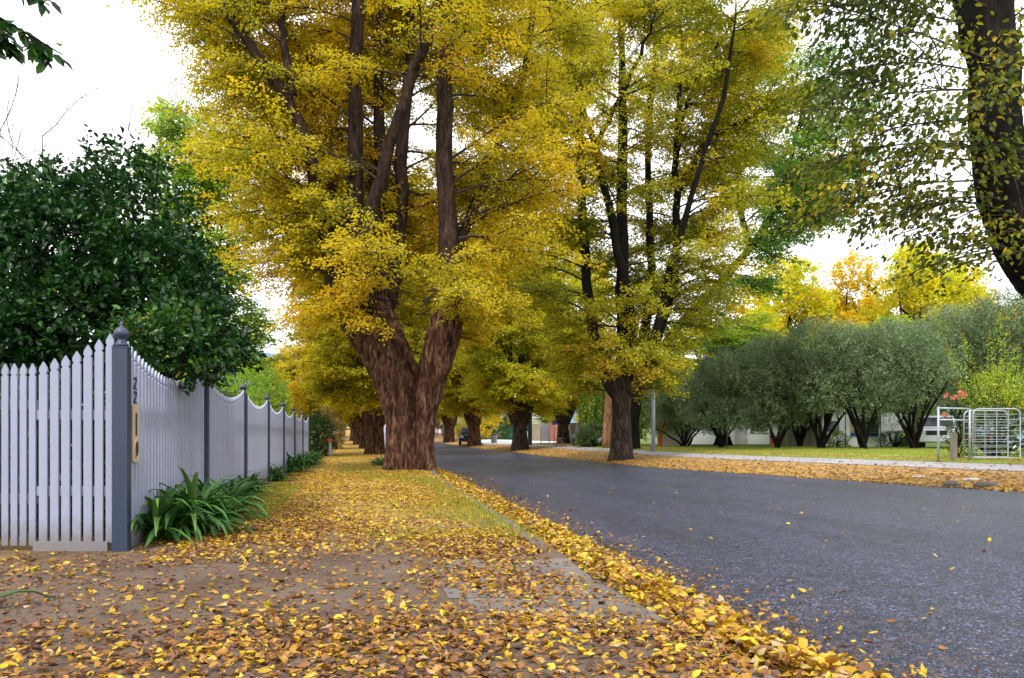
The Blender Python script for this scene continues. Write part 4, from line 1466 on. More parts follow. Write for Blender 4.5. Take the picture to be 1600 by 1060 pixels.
# ------------------------------------------------------------------ right side: gates, frame, post
def tube_gate(name, label, px0, px1, z, top_h, base_off, bars=8, cols=3, mesh_=True, group='tubular farm gates'):
    a = wp(px0, HOR, z); b_ = wp(px1, HOR, z)
    a[2] = b_[2] = 0
    zb_ = float(H((a[0] + b_[0]) / 2, (a[1] + b_[1]) / 2))
    root = thing(name, label, 'gate', (a[0], a[1], zb_), 0, group)
    L_ = np.linalg.norm(b_ - a); u_ = (b_ - a) / L_
    fm = MB()
    r = .16
    path = [(0, .06), (0, top_h - r)] + [(r - r * math.cos(R(t)), top_h - r + r * math.sin(R(t))) for t in (20, 45, 70)] + [(r, top_h), (L_ - r, top_h)] \
        + [(L_ - r + r * math.sin(R(t)), top_h - r + r * math.cos(R(t))) for t in (20, 45, 70)] + [(L_, top_h - r), (L_, .06), (0, .06)]
    fm.tube(np.array([u_ * q[0] + np.array([0, 0, q[1]]) for q in path]), .018, 8)
    fm.build('frame', M['galv'], root, smooth=True)
    if mesh_:
        mm = MB()
        for k in range(1, bars):
            hz = .06 + (top_h - .06) * k / bars
            mm.tube([u_ * .0 + np.array([0, 0, hz]), u_ * L_ + np.array([0, 0, hz])], .0075, 5)
        for k in range(1, cols + 1):
            mm.tube([u_ * (L_ * k / (cols + 1)) + np.array([0, 0, .06]), u_ * (L_ * k / (cols + 1)) + np.array([0, 0, top_h])], .006, 5)
        mm.build('wire_mesh', M['galv'], root)
    return root
tube_gate('farm_gate', 'tubular steel gate with wire mesh and rounded corners, the nearer of the pair', 1520, 1594, 20.0, 1.34, 0, 9, 3)
tube_gate('farm_gate', 'tubular steel gate without cross bars showing, behind the meshed gate', 1506, 1575, 20.6, 1.30, 0, 8, 3, True)
fr_ = thing('pipe_frame', 'open steel pipe frame with two rails left of the farm gates', 'pipe frame', ground_at(1466, 20.3))
g0 = np.array(ground_at(1466, 20.3))
for (x, y0_, y1_) in [(1466, 722, 636), (1515, 722, 640)]:
    mb = MB()
    a = wp(x, y0_, 20.3) - g0; b_ = wp(x, y1_, 20.3) - g0
    mb.tube([a, b_], .03, 8)
    mb.build('upright', M['galv'], fr_, smooth=True)
for y in (638, 656):
    mb = MB()
    mb.tube([wp(1466, y, 20.3) - g0, wp(1515, y + 1, 20.3) - g0], .022, 8)
    mb.build('rail', M['galv'], fr_, smooth=True)
p = ground_at(1490, 20.6)
mb = MB(); mb.box((0, 0, .36), (.13, .13, .8), .2, taper=.95)
tag(mb.build('fence_post', M['wood_grey'], loc=None), 'stout weathered timber post standing left of the farm gates', 'post').location = p

# shrubs behind the gates
bush('upright_shrub', 'yellow green shrub with upright wands and reddish tips, behind the farm gates', 'shrub', ground_at(1552, 23), [(0, 0, 1.6, .75, .75, .9), (.6, .1, 1.9, .6, .6, .8), (1.3, 0, 1.5, .8, .8, .9)],
     520, 10, .07, M['leaf_wand'], 301, spread=.2, up=1.2)
rt = bpy.data.objects['upright_shrub']
P, D, N, S, T = [], [], [], [], []
tb = MB()
o0 = np.array(ground_at(1552, 23))
g = np.random.default_rng(31)
PP = []
for (px, py, bx, by) in [(1562, 490, 1556, 640), (1502, 522, 1540, 640), (1546, 528, 1548, 640), (1480, 545, 1535, 650), (1590, 540, 1575, 640), (1610, 560, 1590, 650), (1520, 585, 1545, 650), (1495, 600, 1530, 650), (1575, 520, 1565, 640), (1630, 520, 1600, 640)]:
    a = wp(bx, by, 23) - o0; b_ = wp(px, py, 23 + g.normal(0, .3)) - o0
    tb.tube([a, (a + b_) / 2 + g.normal(0, .02, 3), b_], [.015, .011, .004], 5)
    for i in range(150):
        t = g.uniform(.1, 1)
        q = a + (b_ - a) * t
        an = g.uniform(0, 6.28)
        r_ = .26 * (1 - t) + .06
        P.append(q + np.array([math.cos(an), math.sin(an), 0]) * r_ * g.uniform(.2, 1))
        D.append((math.cos(an), math.sin(an), .7)); N.append((g.normal(0, .4), g.normal(0, .4), 1)); S.append(.07)
        T.append(g.normal(.35, .15))
    for i in range(28):
        q = a + (b_ - a) * g.uniform(.95, 1.04) + g.normal(0, .045, 3)
        PP.append(q)
leaf_object('wand_leaves', np.array(P), np.array(D), np.array(N), np.array(S), np.array(T), M['leaf_wand'], rt, LEAF6)
PP = np.array(PP)
leaf_object('tip_leaves', PP, g.normal(0, .6, PP.shape) + np.array([0, 0, .6]), g.normal(0, 1, PP.shape), np.full(len(PP), .05), g.uniform(0, 1, len(PP)), M['leaf_rust'], rt, LEAF6)
tb.build('wands', M['twig'], rt)
bush('dark_shrub', 'dense dark green shrub filling the space behind the farm gates', 'shrub', ground_at(1560, 22.0), [(-.3, .2, .7, .8, .6, .8), (.6, .3, .7, .8, .6, .85), (-.95, .3, .55, .4, .5, .55), (1.6, .3, .8, .7, .6, .8)],
     800, 9, .06, M['leaf_hedge'], 302, spread=.12)
bush('rose_bush', 'leafy rose bush with coral pink blooms, above the pipe frame', 'shrub', ground_at(1497, 21.6), [(0, 0, 1.1, .25, .3, .5)], 110, 9, .055, M['leaf_hedge'], 303, spread=.12, stem_r=.02)
rb_ = bpy.data.objects['rose_bush']
o0 = np.array(ground_at(1492, 21.6))
for (px, py) in [(1497, 614), (1490, 620), (1484, 622), (1503, 618), (1473, 618), (1471, 650)]:
    c_ = wp(px, py, 21.4) - o0
    PP = np.array([c_ + g.normal(0, .025, 3) for _ in range(22)])
    leaf_object('bloom', PP, g.normal(0, 1, PP.shape), g.normal(0, 1, PP.shape), np.full(len(PP), .075), g.uniform(0, 1, len(PP)), M['pink'], rb_, LEAF6)

# ------------------------------------------------------------------ grey-green trees across the lawn
def grey_tree(name, label, base, seed, Wd, Ht, multi):
    g = np.random.default_rng(seed)
    blobs = []
    for k in range(17):
        a = 2 * math.pi * k / 17 * 2 + g.uniform(-.3, .3)
        rr = Wd * .5 * g.uniform(.3, .72)
        blobs.append((math.cos(a) * rr, math.sin(a) * rr, Ht * g.uniform(.29, .82), Wd * g.uniform(.13, .21), Wd * g.uniform(.13, .21), Ht * g.uniform(.08, .14)))
    for k in range(4):
        blobs.append((g.normal(0, Wd * .13), g.normal(0, Wd * .13), Ht * g.uniform(.72, .84), Wd * .24, Wd * .24, Ht * .16))
    return bush(name, label, 'tree', base, blobs, 5200, 11, .115, M['leaf_olivegrey'], seed, NARROW, 'grey-green trees across the lawn', stems=7 if multi else 9, stem_r=.08 if multi else .10,
                spread=.24, up=.35, inner=.6, wob=.6)
gA = grey_tree('grey_tree', 'low many-stemmed grey-green tree left of the row, in front of the pale wall', at(1128, 40), 401, 5.2, 5.0, True)
gB = grey_tree('grey_tree', 'tall grey-green tree with a thick dark trunk, in the middle of the row', at(1282, 39), 402, 5.6, 6.6, False)
for (px, z, src, rz, s, lab) in [
    (1070, 46, gA, 1.6, (.95, .95, .9), 'small grey-green tree half hidden behind the steel pole'),
    (1214, 40, gA, 2.5, (.95, .95, 1.15), 'grey-green tree with spreading low stems, second from the pale wall'),
    (1352, 38, gB, 1.9, (.9, .9, .98), 'grey-green tree with a dark trunk in front of the blue banded cabin'),
    (1428, 38.5, gB, 3.4, (.92, .92, 1.0), 'grey-green tree with a crooked trunk beside the white car'),
    (1515, 42, gB, 4.6, (1.1, 1.1, 1.22), 'tallest grey-green tree behind the upright yellow green shrub'),
    (1600, 41, gB, 5.6, (1.15, 1.15, 1.3), 'grey-green tree rising over the farm gates at the right edge'),
    (1250, 46, gB, .7, (.8, .8, .9), 'grey-green tree standing further back between two dark trunks'),
    (1395, 45, gA, 3.9, (1, 1, 1.2), 'grey-green tree filling the gap behind the cabin awning'),
]:
    copy_thing(src, at(px, z), rz, s, lab, 'grey-green trees across the lawn')

# light green tree showing over them
copy_thing(bpy.data.objects['garden_tree'], ground_at(1395, 52), 1.0, (1.3, 1.3, .52), 'bright green treetop between the grey-green crowns and the orange trees', 'green trees behind the lawn')
copy_thing(bpy.data.objects['garden_tree'], ground_at(1305, 54), 2.0, (1.4, 1.4, .50), 'bright green treetop low beneath the orange gold tree', 'green trees behind the lawn')
copy_thing(bpy.data.objects['garden_tree'], ground_at(1130, 50), 2.6, (1.3, 1.3, .52), 'bright green treetop beside the olive gold elm, over the small grey-green tree', 'green trees behind the lawn')

# weeping willow behind the olive gold elm
wb = np.array(ground_at(985, 52))
root = thing('willow_tree', 'weeping willow with hanging green curtains behind the olive gold elm', 'tree', wb)
tb = MB()
tb.tube(smooth_path([(0, 0, -.2), (.1, 0, 1.5), (-.2, 0, 3)], 8), np.linspace(.4, .3, 8), 9)
tb.tube(smooth_path([(.1, 0, .5), (1.0, 0, 1.6), (1.8, 0, 3.4)], 8), np.linspace(.22, .12, 8), 8)
tb.tube(smooth_path([(-.2, 0, 2.6), (-1.4, 0, 4.2), (-2.4, 0, 4.8)], 8), np.linspace(.25, .08, 8), 8)
tb.tube(smooth_path([(-.2, 0, 2.6), (.2, .2, 4.6), (.6, 0, 5.4)], 8), np.linspace(.25, .08, 8), 8)
P, D = [], []
g = np.random.default_rng(77)
for k in range(620):
    a = g.uniform(0, 6.28)
    rr = 2.9 * math.sqrt(g.uniform(.05, 1))
    top = np.array([math.cos(a) * rr * 1.1, math.sin(a) * rr * .9, 5.4 - .22 * rr + g.normal(0, .3)])
    ln = g.uniform(1.8, 4.6) * (.55 + .45 * rr / 2.9)
    n = int(ln / .05)
    t = np.linspace(0, 1, n)
    sway = np.array([math.cos(a), math.sin(a), 0]) * .35
    pts = top + np.outer(t, [0, 0, -ln]) + np.outer(np.sin(t * 1.5), sway) + g.normal(0, .035, (n, 3))
    pts = pts[pts[:, 2] > .35]
    P.append(pts)
    D.append(np.stack([g.normal(0, .5, len(pts)), g.normal(0, .5, len(pts)), -np.ones(len(pts))], 1))
P, D = np.concatenate(P), np.concatenate(D)
T = .4 + (fbm(P * np.array([1.4, 1.4, .3]), 3) - .5) * 1.6 + g.normal(0, .1, len(P))
leaf_object('crown', P, D, g.normal(0, 1, P.shape), g.uniform(.16, .26, len(P)), T, M['leaf_willow'], root, NARROW)
tb.build('trunk', M['bark_dark'], root, smooth=True)
# tan trunk standing beside it
rb2 = at(948, 45)
tb = MB()
root = thing('slim_tree', 'slim tree with a bare tan red trunk just left of the olive gold elm trunk', 'tree', rb2)
tb.tube(smooth_path([(0, 0, -.2), (.05, 0, 1.5), (.2, 0, 3.2), (.1, 0, 5), (.3, .2, 7)], 10), np.linspace(.30, .12, 10), 10)
tb.build('trunk', bark_mat('tan red bark', (.16, .07, .03), (.34, .17, .09), (.5, .3, .18)), root, smooth=True)
P, D, N, S, T = shoot_crown(78, [(0, 0, 6, 1.6, 1.6, 1.5), (.5, .5, 7.5, 1.4, 1.4, 1.3)], 400, 9, .14, .3, .3)
leaf_object('crown', P, D, N, S, T, M['leaf_olive'], root, KITE)
bush('garden_shrub', 'dark olive shrub at the foot of the willow, left of the tan trunk', 'shrub', at(930, 48), [(0, 0, .6, .8, .8, .75), (-.6, .3, .4, .6, .6, .5)], 420, 9, .12, M['leaf_hedge'], 310, group='shrubs across the road', spread=.2)
bush('garden_shrub', 'bright yellow green shrub behind the green fence', 'shrub', at(775, 93), [(0, 0, 1.5, 2.4, 1.2, 1.0)], 300, 8, .22, M['leaf_yellow'], 311, group='shrubs across the road', spread=.35)
bush('garden_shrub', 'lime green shrub between the orange gold elm and the pale roofed house', 'shrub', at(757, 98), [(0, 0, 2.4, 1.8, 1.5, 2.2)], 360, 8, .24, M['leaf_lime'], 312, group='shrubs across the road', spread=.35)
bush('garden_shrub', 'dark green conical shrub by the porch of the pale roofed house', 'shrub', at(797, 92), [(0, 0, 1.2, 1.1, 1.0, 1.7), (0, 0, 2.4, .6, .6, 1.2)], 300, 8, .2, M['leaf_hedge'], 313, group='shrubs across the road', spread=.3)
bush('garden_shrub', 'green and yellow shrub between the two far elm trunks', 'shrub', at(718, 104), [(0, 0, 2.2, 2.0, 1.5, 1.9), (.8, -.4, 1.3, 1.0, 1, 1.2)], 360, 8, .24, M['leaf_lime'], 314, group='shrubs across the road', spread=.35)
bush('garden_shrub', 'dark green shrub behind the people on the far verge', 'shrub', at(678, 126), [(0, 0, 2, 3.5, 2, 2.0)], 380, 8, .3, M['leaf_hedge'], 315, group='shrubs across the road', spread=.4)

# ------------------------------------------------------------------ poles, bin, bench, fences, houses
M['pole_dark'] = paint('dark grey pole', (.07, .075, .09), .7, .2, 3)
M['steel_blue'] = paint('blue grey steel', (.32, .36, .46), .4, .12, 3, metal=.3)
def pole(name, label, px, z, top_py, r, mat, cat='pole', group=None, arm=False):
    b0 = np.array(at(px, z))
    h = wp(px, top_py, z)[2] - b0[2]
    root = thing(name, label, cat, b0, 0, group)
    m_ = MB(); m_.tube([(0, 0, -.2), (0, 0, h * .5), (0, 0, h)], [r, r * .9, r * .75], 10)
    m_.build('shaft', mat, root, smooth=True)
    c_ = MB(); c_.lathe((0, 0, h), [(r * .8, 0), (r * .85, .03), (r * .4, .07)], 10)
    c_.build('cap', mat, root)
    return root, h
pole('steel_pole', 'blue grey steel pole beside the willow, right of the olive gold elm', 1021, 36, 585, .095, M['steel_blue'])
rp, hp = pole('power_pole', 'dark power pole behind the grey trunked elm', 828, 60, 470, .17, M['pole_dark'])
m_ = MB(); m_.box((0, 0, hp - .6), (2.2, .12, .14)); m_.build('cross_arm', M['wood_grey'], rp)
for px, zz in ((845, 66), (858, 66), (866, 66)):
    pole('thin_post', {845: 'thin dark post nearest the grey trunked elm, before the pale yard', 858: 'thin post in the middle of three before the brick wall', 866: 'thin post carrying a small round sign before the brick wall'}[px], px, zz, 668, .035, M['pole_dark'], 'post', 'thin posts by the yard')
sgn = [o for o in bpy.data.objects if o.name.startswith('thin_post')][-1]
m_ = MB(); m_.prism([(math.cos(R(a)) * .22, math.sin(R(a)) * .22) for a in range(0, 360, 20)], (0, -.05, 1.75), (1, 0, 0), (0, 0, 1), (0, .02, 0)); m_.build('sign_disc', paint('navy sign', (.06, .08, .25), .5, .1), sgn)
for px, zz, lab in ((1136, 38.5, 'thin dark post in front of the white wall'), (1070, 47, 'thin dark post by the cream fence'), (1321, 40.5, 'thin dark post left of the blue banded cabin'), (1376, 40.5, 'thin dark post right of the blue banded cabin')):
    pole('thin_post', lab, px, zz, 645, .03, M['pole_dark'], 'post', 'thin posts behind the lawn')

# bin
b0 = at(772, 76)
root = thing('litter_bin', 'small grey litter bin standing on the pale yard', 'bin', b0)
m_ = MB(); m_.lathe((0, 0, 0), [(.26, 0), (.3, .1), (.31, .78), (.33, .8)], 14); m_.build('drum', paint('grey bin', (.26, .29, .31), .6, .1), root, smooth=True)
m_ = MB(); m_.lathe((0, 0, .8), [(.34, 0), (.34, .04), (.2, .12), (.02, .14)], 14); m_.build('lid', M['pole_dark'], root, smooth=True)

# bench with a back, seen at an angle, and its table
M['bench'] = paint('dark green timber', (.05, .07, .055), .6, .2, 4)
M['bench_top'] = paint('brown timber', (.20, .14, .09), .7, .25, 4)
b0 = np.array(at(889, 51.5))
root = thing('picnic_bench', 'small timber bench with a dark green back facing a low table', 'bench', b0, -.35)
m_ = MB()
for k in range(3): m_.box((.25 + .14 * k, 0, .46), (.12, 1.5, .04))
m_.build('seat', M['bench'], root)
m_ = MB()
for k in range(2): m_.box((.78 + .06 * k, 0, .72 + .22 * k), (.04, 1.5, .16))
m_.build('backrest', M['bench'], root)
for sy in (-1, 1):
    m_ = MB(); m_.tube([(.28, sy * .55, 0), (.28, sy * .55, .44)], .04, 6); m_.tube([(.60, sy * .55, 0), (.74, sy * .55, .6), (.84, sy * .55, 1.0)], .04, 6); m_.build('leg', M['bench'], root)
m_ = MB()
for k in range(3): m_.box((-.75 + .17 * k, 0, .55), (.15, 1.5, .04))
m_.build('table_top', M['bench_top'], root)
for sy in (-1, 1):
    m_ = MB(); m_.tube([(-.9, sy * .5, 0), (-.62, sy * .5, .53)], .035, 6); m_.tube([(-.3, sy * .5, 0), (-.58, sy * .5, .53)], .035, 6); m_.box((-.3, sy * .5, .09), (1.2, .05, .07)); m_.build('table_leg', M['bench_top'], root)

# pale yard beyond the far verge
p0, p1 = wp(750, HOR, 74), wp(955, HOR, 70)
b = MB()
quad = [wp(757, HOR, 72), wp(948, HOR, 60), wp(935, HOR, 76), wp(745, HOR, 96)]
quad = [np.array([q[0], q[1], float(H(q[0], q[1])) + .03]) for q in quad]
n_ = 14
grid = []
for j in range(n_):
    for i in range(n_):
        s_, t = i / (n_ - 1), j / (n_ - 1)
        q = (quad[0] * (1 - s_) + quad[1] * s_) * (1 - t) + (quad[3] * (1 - s_) + quad[2] * s_) * t
        grid.append((q[0], q[1], float(H(q[0], q[1])) + .03))
b.add(grid, [(j * n_ + i, j * n_ + i + 1, (j + 1) * n_ + i + 1, (j + 1) * n_ + i) for j in range(n_ - 1) for i in range(n_ - 1)])
tag(b.build('yard', M['pale_ground']), kind='structure')

def wall_run(name, label, cat, px0, z0, px1, z1, h, mat, t=.12, posts=0, group=None, cap=None, base=0.0, ribs=0):
    a, b_ = np.array(at(px0, z0)), np.array(at(px1, z1))
    root = thing(name, label, cat, a, 0, group)
    d = b_ - a
    L_ = math.hypot(d[0], d[1])
    rz = math.atan2(d[1], d[0])
    hh = h
    m_ = MB()
    m_.box(d / 2 + np.array([0, 0, hh / 2 + base - d[2] / 2 * 0]), (L_, t, hh), rz)
    if ribs:
        nn = int(L_ / ribs)
        for k in range(nn):
            q = d * ((k + .5) / nn)
            m_.box(q + np.array([math.sin(rz), -math.cos(rz), 0]) * (t / 2 + .01) + np.array([0, 0, hh / 2 + base]), (ribs * .55, .02, hh * .985), rz)
    m_.build('panel', mat, root)
    m_ = MB()
    m_.box(d / 2 + np.array([0, 0, hh + base + .035]), (L_ + .1, t + .08, .066), rz)
    m_.build('capping', cap or mat, root)
    for k in range(posts):
        m_ = MB()
        q = d * (k / max(1, posts - 1))
        m_.box(q + np.array([math.sin(rz), -math.cos(rz), 0]) * (t / 2 + .05) + np.array([0, 0, hh / 2 + base]), (.1, .09, hh + .1), rz)
        m_.build('post', cap or mat, root)
    return root
M['green_fence'] = paint('sea green sheet', (.06, .27, .20), .6, .12, .8)
M['cream'] = paint('cream render', (.68, .64, .56), .7, .08, .8)
M['white_wall'] = paint('white render', (.84, .87, .92), .6, .06, .6)
M['brick'] = paint('red brick', (.42, .17, .12), .85, .2, 5)
M['zinc'] = paint('blue grey sheet', (.35, .37, .42), .5, .12, 1.5)
M['tan'] = paint('tan sheet', (.46, .38, .25), .7, .1, 1.2)
M['sage'] = paint('sage sheet', (.26, .33, .22), .7, .1, 1.2)
M['orange'] = paint('orange red board', (.62, .17, .04), .7, .12, 1.5)
M['lav'] = paint('pale grey wall', (.55, .52, .54), .8, .1, 1.0, grime=(.45, .4, .38))
M['navy'] = paint('navy band', (.03, .055, .20), .5, .1, 2)
M['roof_pale'] = paint('pale blue roof sheet', (.58, .68, .72), .5, .08, .8)
M['roof_brown'] = paint('brown tile', (.24, .13, .09), .8, .2, 3)
M['window'] = paint('dark window glass', (.03, .04, .05), .12, .2, 1, bump=0)
wall_run('green_fence', 'sea green sheet fence across the pale yard', 'fence', 746, 96, 808, 91, 1.55, M['green_fence'], .06, 6, ribs=.5)
wall_run('low_wall', 'beige low wall right of the power pole', 'wall', 830, 84, 846, 83, 1.75, M['tan'], .2)
wall_run('zinc_fence', 'blue grey sheet fence between the beige wall and the brick wall', 'fence', 846, 80, 857, 80, 1.9, M['zinc'], .06, 3, ribs=.3)
wall_run('brick_wall', 'red brick wall behind the thin posts', 'wall', 857.5, 79, 871, 79, 1.9, M['brick'], .2)
wall_run('garden_wall', 'long pale grey wall left of the willow', 'wall', 884, 64, 934, 58, 1.6, M['lav'], .2)
wall_run('cream_fence', 'cream panel fence left of the small grey-green tree', 'fence', 1037, 48, 1079, 48, .95, M['cream'], .08, 4)
wall_run('orange_fence', 'orange red board fence end, right of the steel pole', 'fence', 1028, 50, 1060, 51, 1.5, M['orange'], .08, 3, ribs=.25)

def house(name, label, base, rz, Wd, Dp, Hh, rise, wall, roof, wins=(), door=None, cat='house', over=.4):
    root = thing(name, label, cat, base, rz)
    m_ = MB(); m_.box((0, Dp / 2, Hh / 2 - .25), (Wd, Dp, Hh + .5))
    m_.prism([(-Wd / 2, 0), (Wd / 2, 0), (Wd / 2 * .02, rise), (-Wd / 2 * .02, rise)], (0, .002, Hh), (1, 0, 0), (0, 0, 1), (0, Dp - .004, 0))
    m_.build('wall', wall, root)
    m_ = MB()
    for s_ in (-1, 1):
        x0_, z0_ = s_ * (Wd / 2 + over), Hh - rise * over / (Wd / 2) + .02
        m_.prism([(x0_, z0_), (0, Hh + rise + .02), (0, Hh + rise + .16), (x0_, z0_ + .14)], (0, -over, 0), (1, 0, 0), (0, 0, 1), (0, Dp + 2 * over, 0))
    m_.build('roof', roof, root)
    m_ = MB()
    m_.box((0, -over - .03, Hh - .02 - rise * over / Wd), (Wd + 2 * over, .05, .14))
    m_.build('fascia', M['white_wall'], root)
    for (x, z, w_, h_) in wins:
        f_ = MB()
        for (dx, dz, sx, sz) in ((0, h_ / 2, w_ + .12, .09), (0, -h_ / 2, w_ + .12, .09), (-w_ / 2, 0, .09, h_ - .1), (w_ / 2, 0, .09, h_ - .1), (0, 0, .05, h_ - .1)):
            f_.box((x + dx, -.03, z + dz), (sx, .08, sz))
        wf = f_.build('window', M['white_wall'], root)
        p_ = MB(); p_.box((x, -.008, z), (w_, .03, h_)); p_.build('pane', M['window'], wf)
    if door is not None:
        d_ = MB(); d_.box((door, -.025, 1.0), (.9, .06, 2.0)); dd = d_.build('door', M['lav'], root)
        k_ = MB(); k_.lathe((door + .35, -.08, 1.0), [(.03, -.02), (.04, 0), (.03, .02)], 8); k_.build('handle', M['galv'], dd)
    return root
house('house', 'house with a pale blue roof and white porch beyond the sea green fence', np.array(at(792, 100)) + np.array([0, 0, 0]), -.3, 8, 8, 2.9, 1.8, M['cream'], M['roof_pale'], [(-2.2, 1.5, 1.5, 1.2), (2.3, 1.5, 1.4, 1.2)], .3)
house('house', 'white house with grey windows behind the low grey-green tree', at(1125, 57), -.35, 9, 7, 3.0, 1.4, M['white_wall'], M['roof_brown'], [(-2.7, 1.5, 1.3, 1.2), (-.1, 1.5, 1.5, 1.2), (2.8, 1.5, 1.3, 1.2)], 1.5)
house('house', 'cream house glimpsed between the far right elm trunks', at(728, 128), 0, 9, 8, 3.0, 2.0, M['cream'], M['roof_brown'], [(-2.2, 1.5, 1.5, 1.2), (2.3, 1.5, 1.5, 1.2)], 0)
house('shed', 'sage and tan shed between two grey-green trunks', at(1253, 47), -.3, 1.7, 2.5, 1.35, .25, M['tan'], M['sage'], [], None, 'shed', .1)
m_ = MB(); m_.box((-.45, -.03, .62), (.75, .05, 1.2)); m_.build('door', M['sage'], bpy.data.objects['shed'])
wall_run('orange_board', 'small orange board standing behind the grey-green stems', 'board', 1203, 47, 1211, 47, .55, M['orange'], .06)
# cabin with dark opening and navy band
cbn = thing('cabin', 'white site cabin with a navy band below a dark window and tan side strips', 'cabin', at(1345, 45), -.25)
m_ = MB(); m_.box((0, 1.3, .95), (4.4, 2.6, 2.3)); m_.build('wall', M['white_wall'], cbn)
m_ = MB(); m_.box((.35, -.03, .72), (1.9, .05, .22)); m_.build('band', M['navy'], cbn)
m_ = MB(); m_.box((.35, -.02, 1.28), (1.45, .04, .84)); m_.build('window', M['window'], cbn)
for sx in (-.5, 1.2):
    m_ = MB(); m_.box((sx, -.025, 1.28), (.2, .05, .84)); m_.build('side_strip', M['tan'], cbn)
m_ = MB(); m_.box((-1.6, -.02, 1.2), (.7, .04, .6)); m_.build('window', M['window'], cbn)
m_ = MB(); m_.box((0, 1.3, 2.14), (4.6, 2.9, .1)); m_.build('roof', M['zinc'], cbn)
# white sheet awning beside it
aw = thing('awning', 'white sheet awning sagging beside the navy banded cabin', 'awning', at(1402, 44), -.25)
m_ = MB()
n_ = 10
pv = []
for j in range(n_):
    for i in range(n_):
        s_, t = i / (n_ - 1), j / (n_ - 1)
        pv.append((-1.0 + 2.0 * s_, -.2 * (1 - t) + .03 * math.sin(s_ * 14), 2.0 - 1.25 * t + .15 * math.sin(s_ * 3.1) * t - .1 * s_))
m_.add(pv, [(j * n_ + i, j * n_ + i + 1, (j + 1) * n_ + i + 1, (j + 1) * n_ + i) for j in range(n_ - 1) for i in range(n_ - 1)])
sh = m_.build('sheet', M['white_wall'], aw, smooth=True)
sm_ = sh.modifiers.new('thick', 'SOLIDIFY'); sm_.thickness = .012
for sx in (-1, 1):
    m_ = MB(); m_.tube([(sx, .05, 0), (sx, .05, 1.95)], .03, 7); m_.build('pole', M['galv'], aw)
bush('garden_shrub', 'low dark shrub under the white awning', 'shrub', at(1398, 43), [(0, 0, .35, 1.0, .5, .45), (.9, 0, .3, .6, .4, .4)], 260, 8, .09, M['leaf_hedge'], 320, group='shrubs across the road', spread=.15)
bush('garden_shrub', 'low scrubby shrub left of the navy banded cabin', 'shrub', at(1308, 42), [(0, 0, .35, .7, .4, .4)], 160, 8, .09, M['leaf_willow'], 321, group='shrubs across the road', spread=.15)

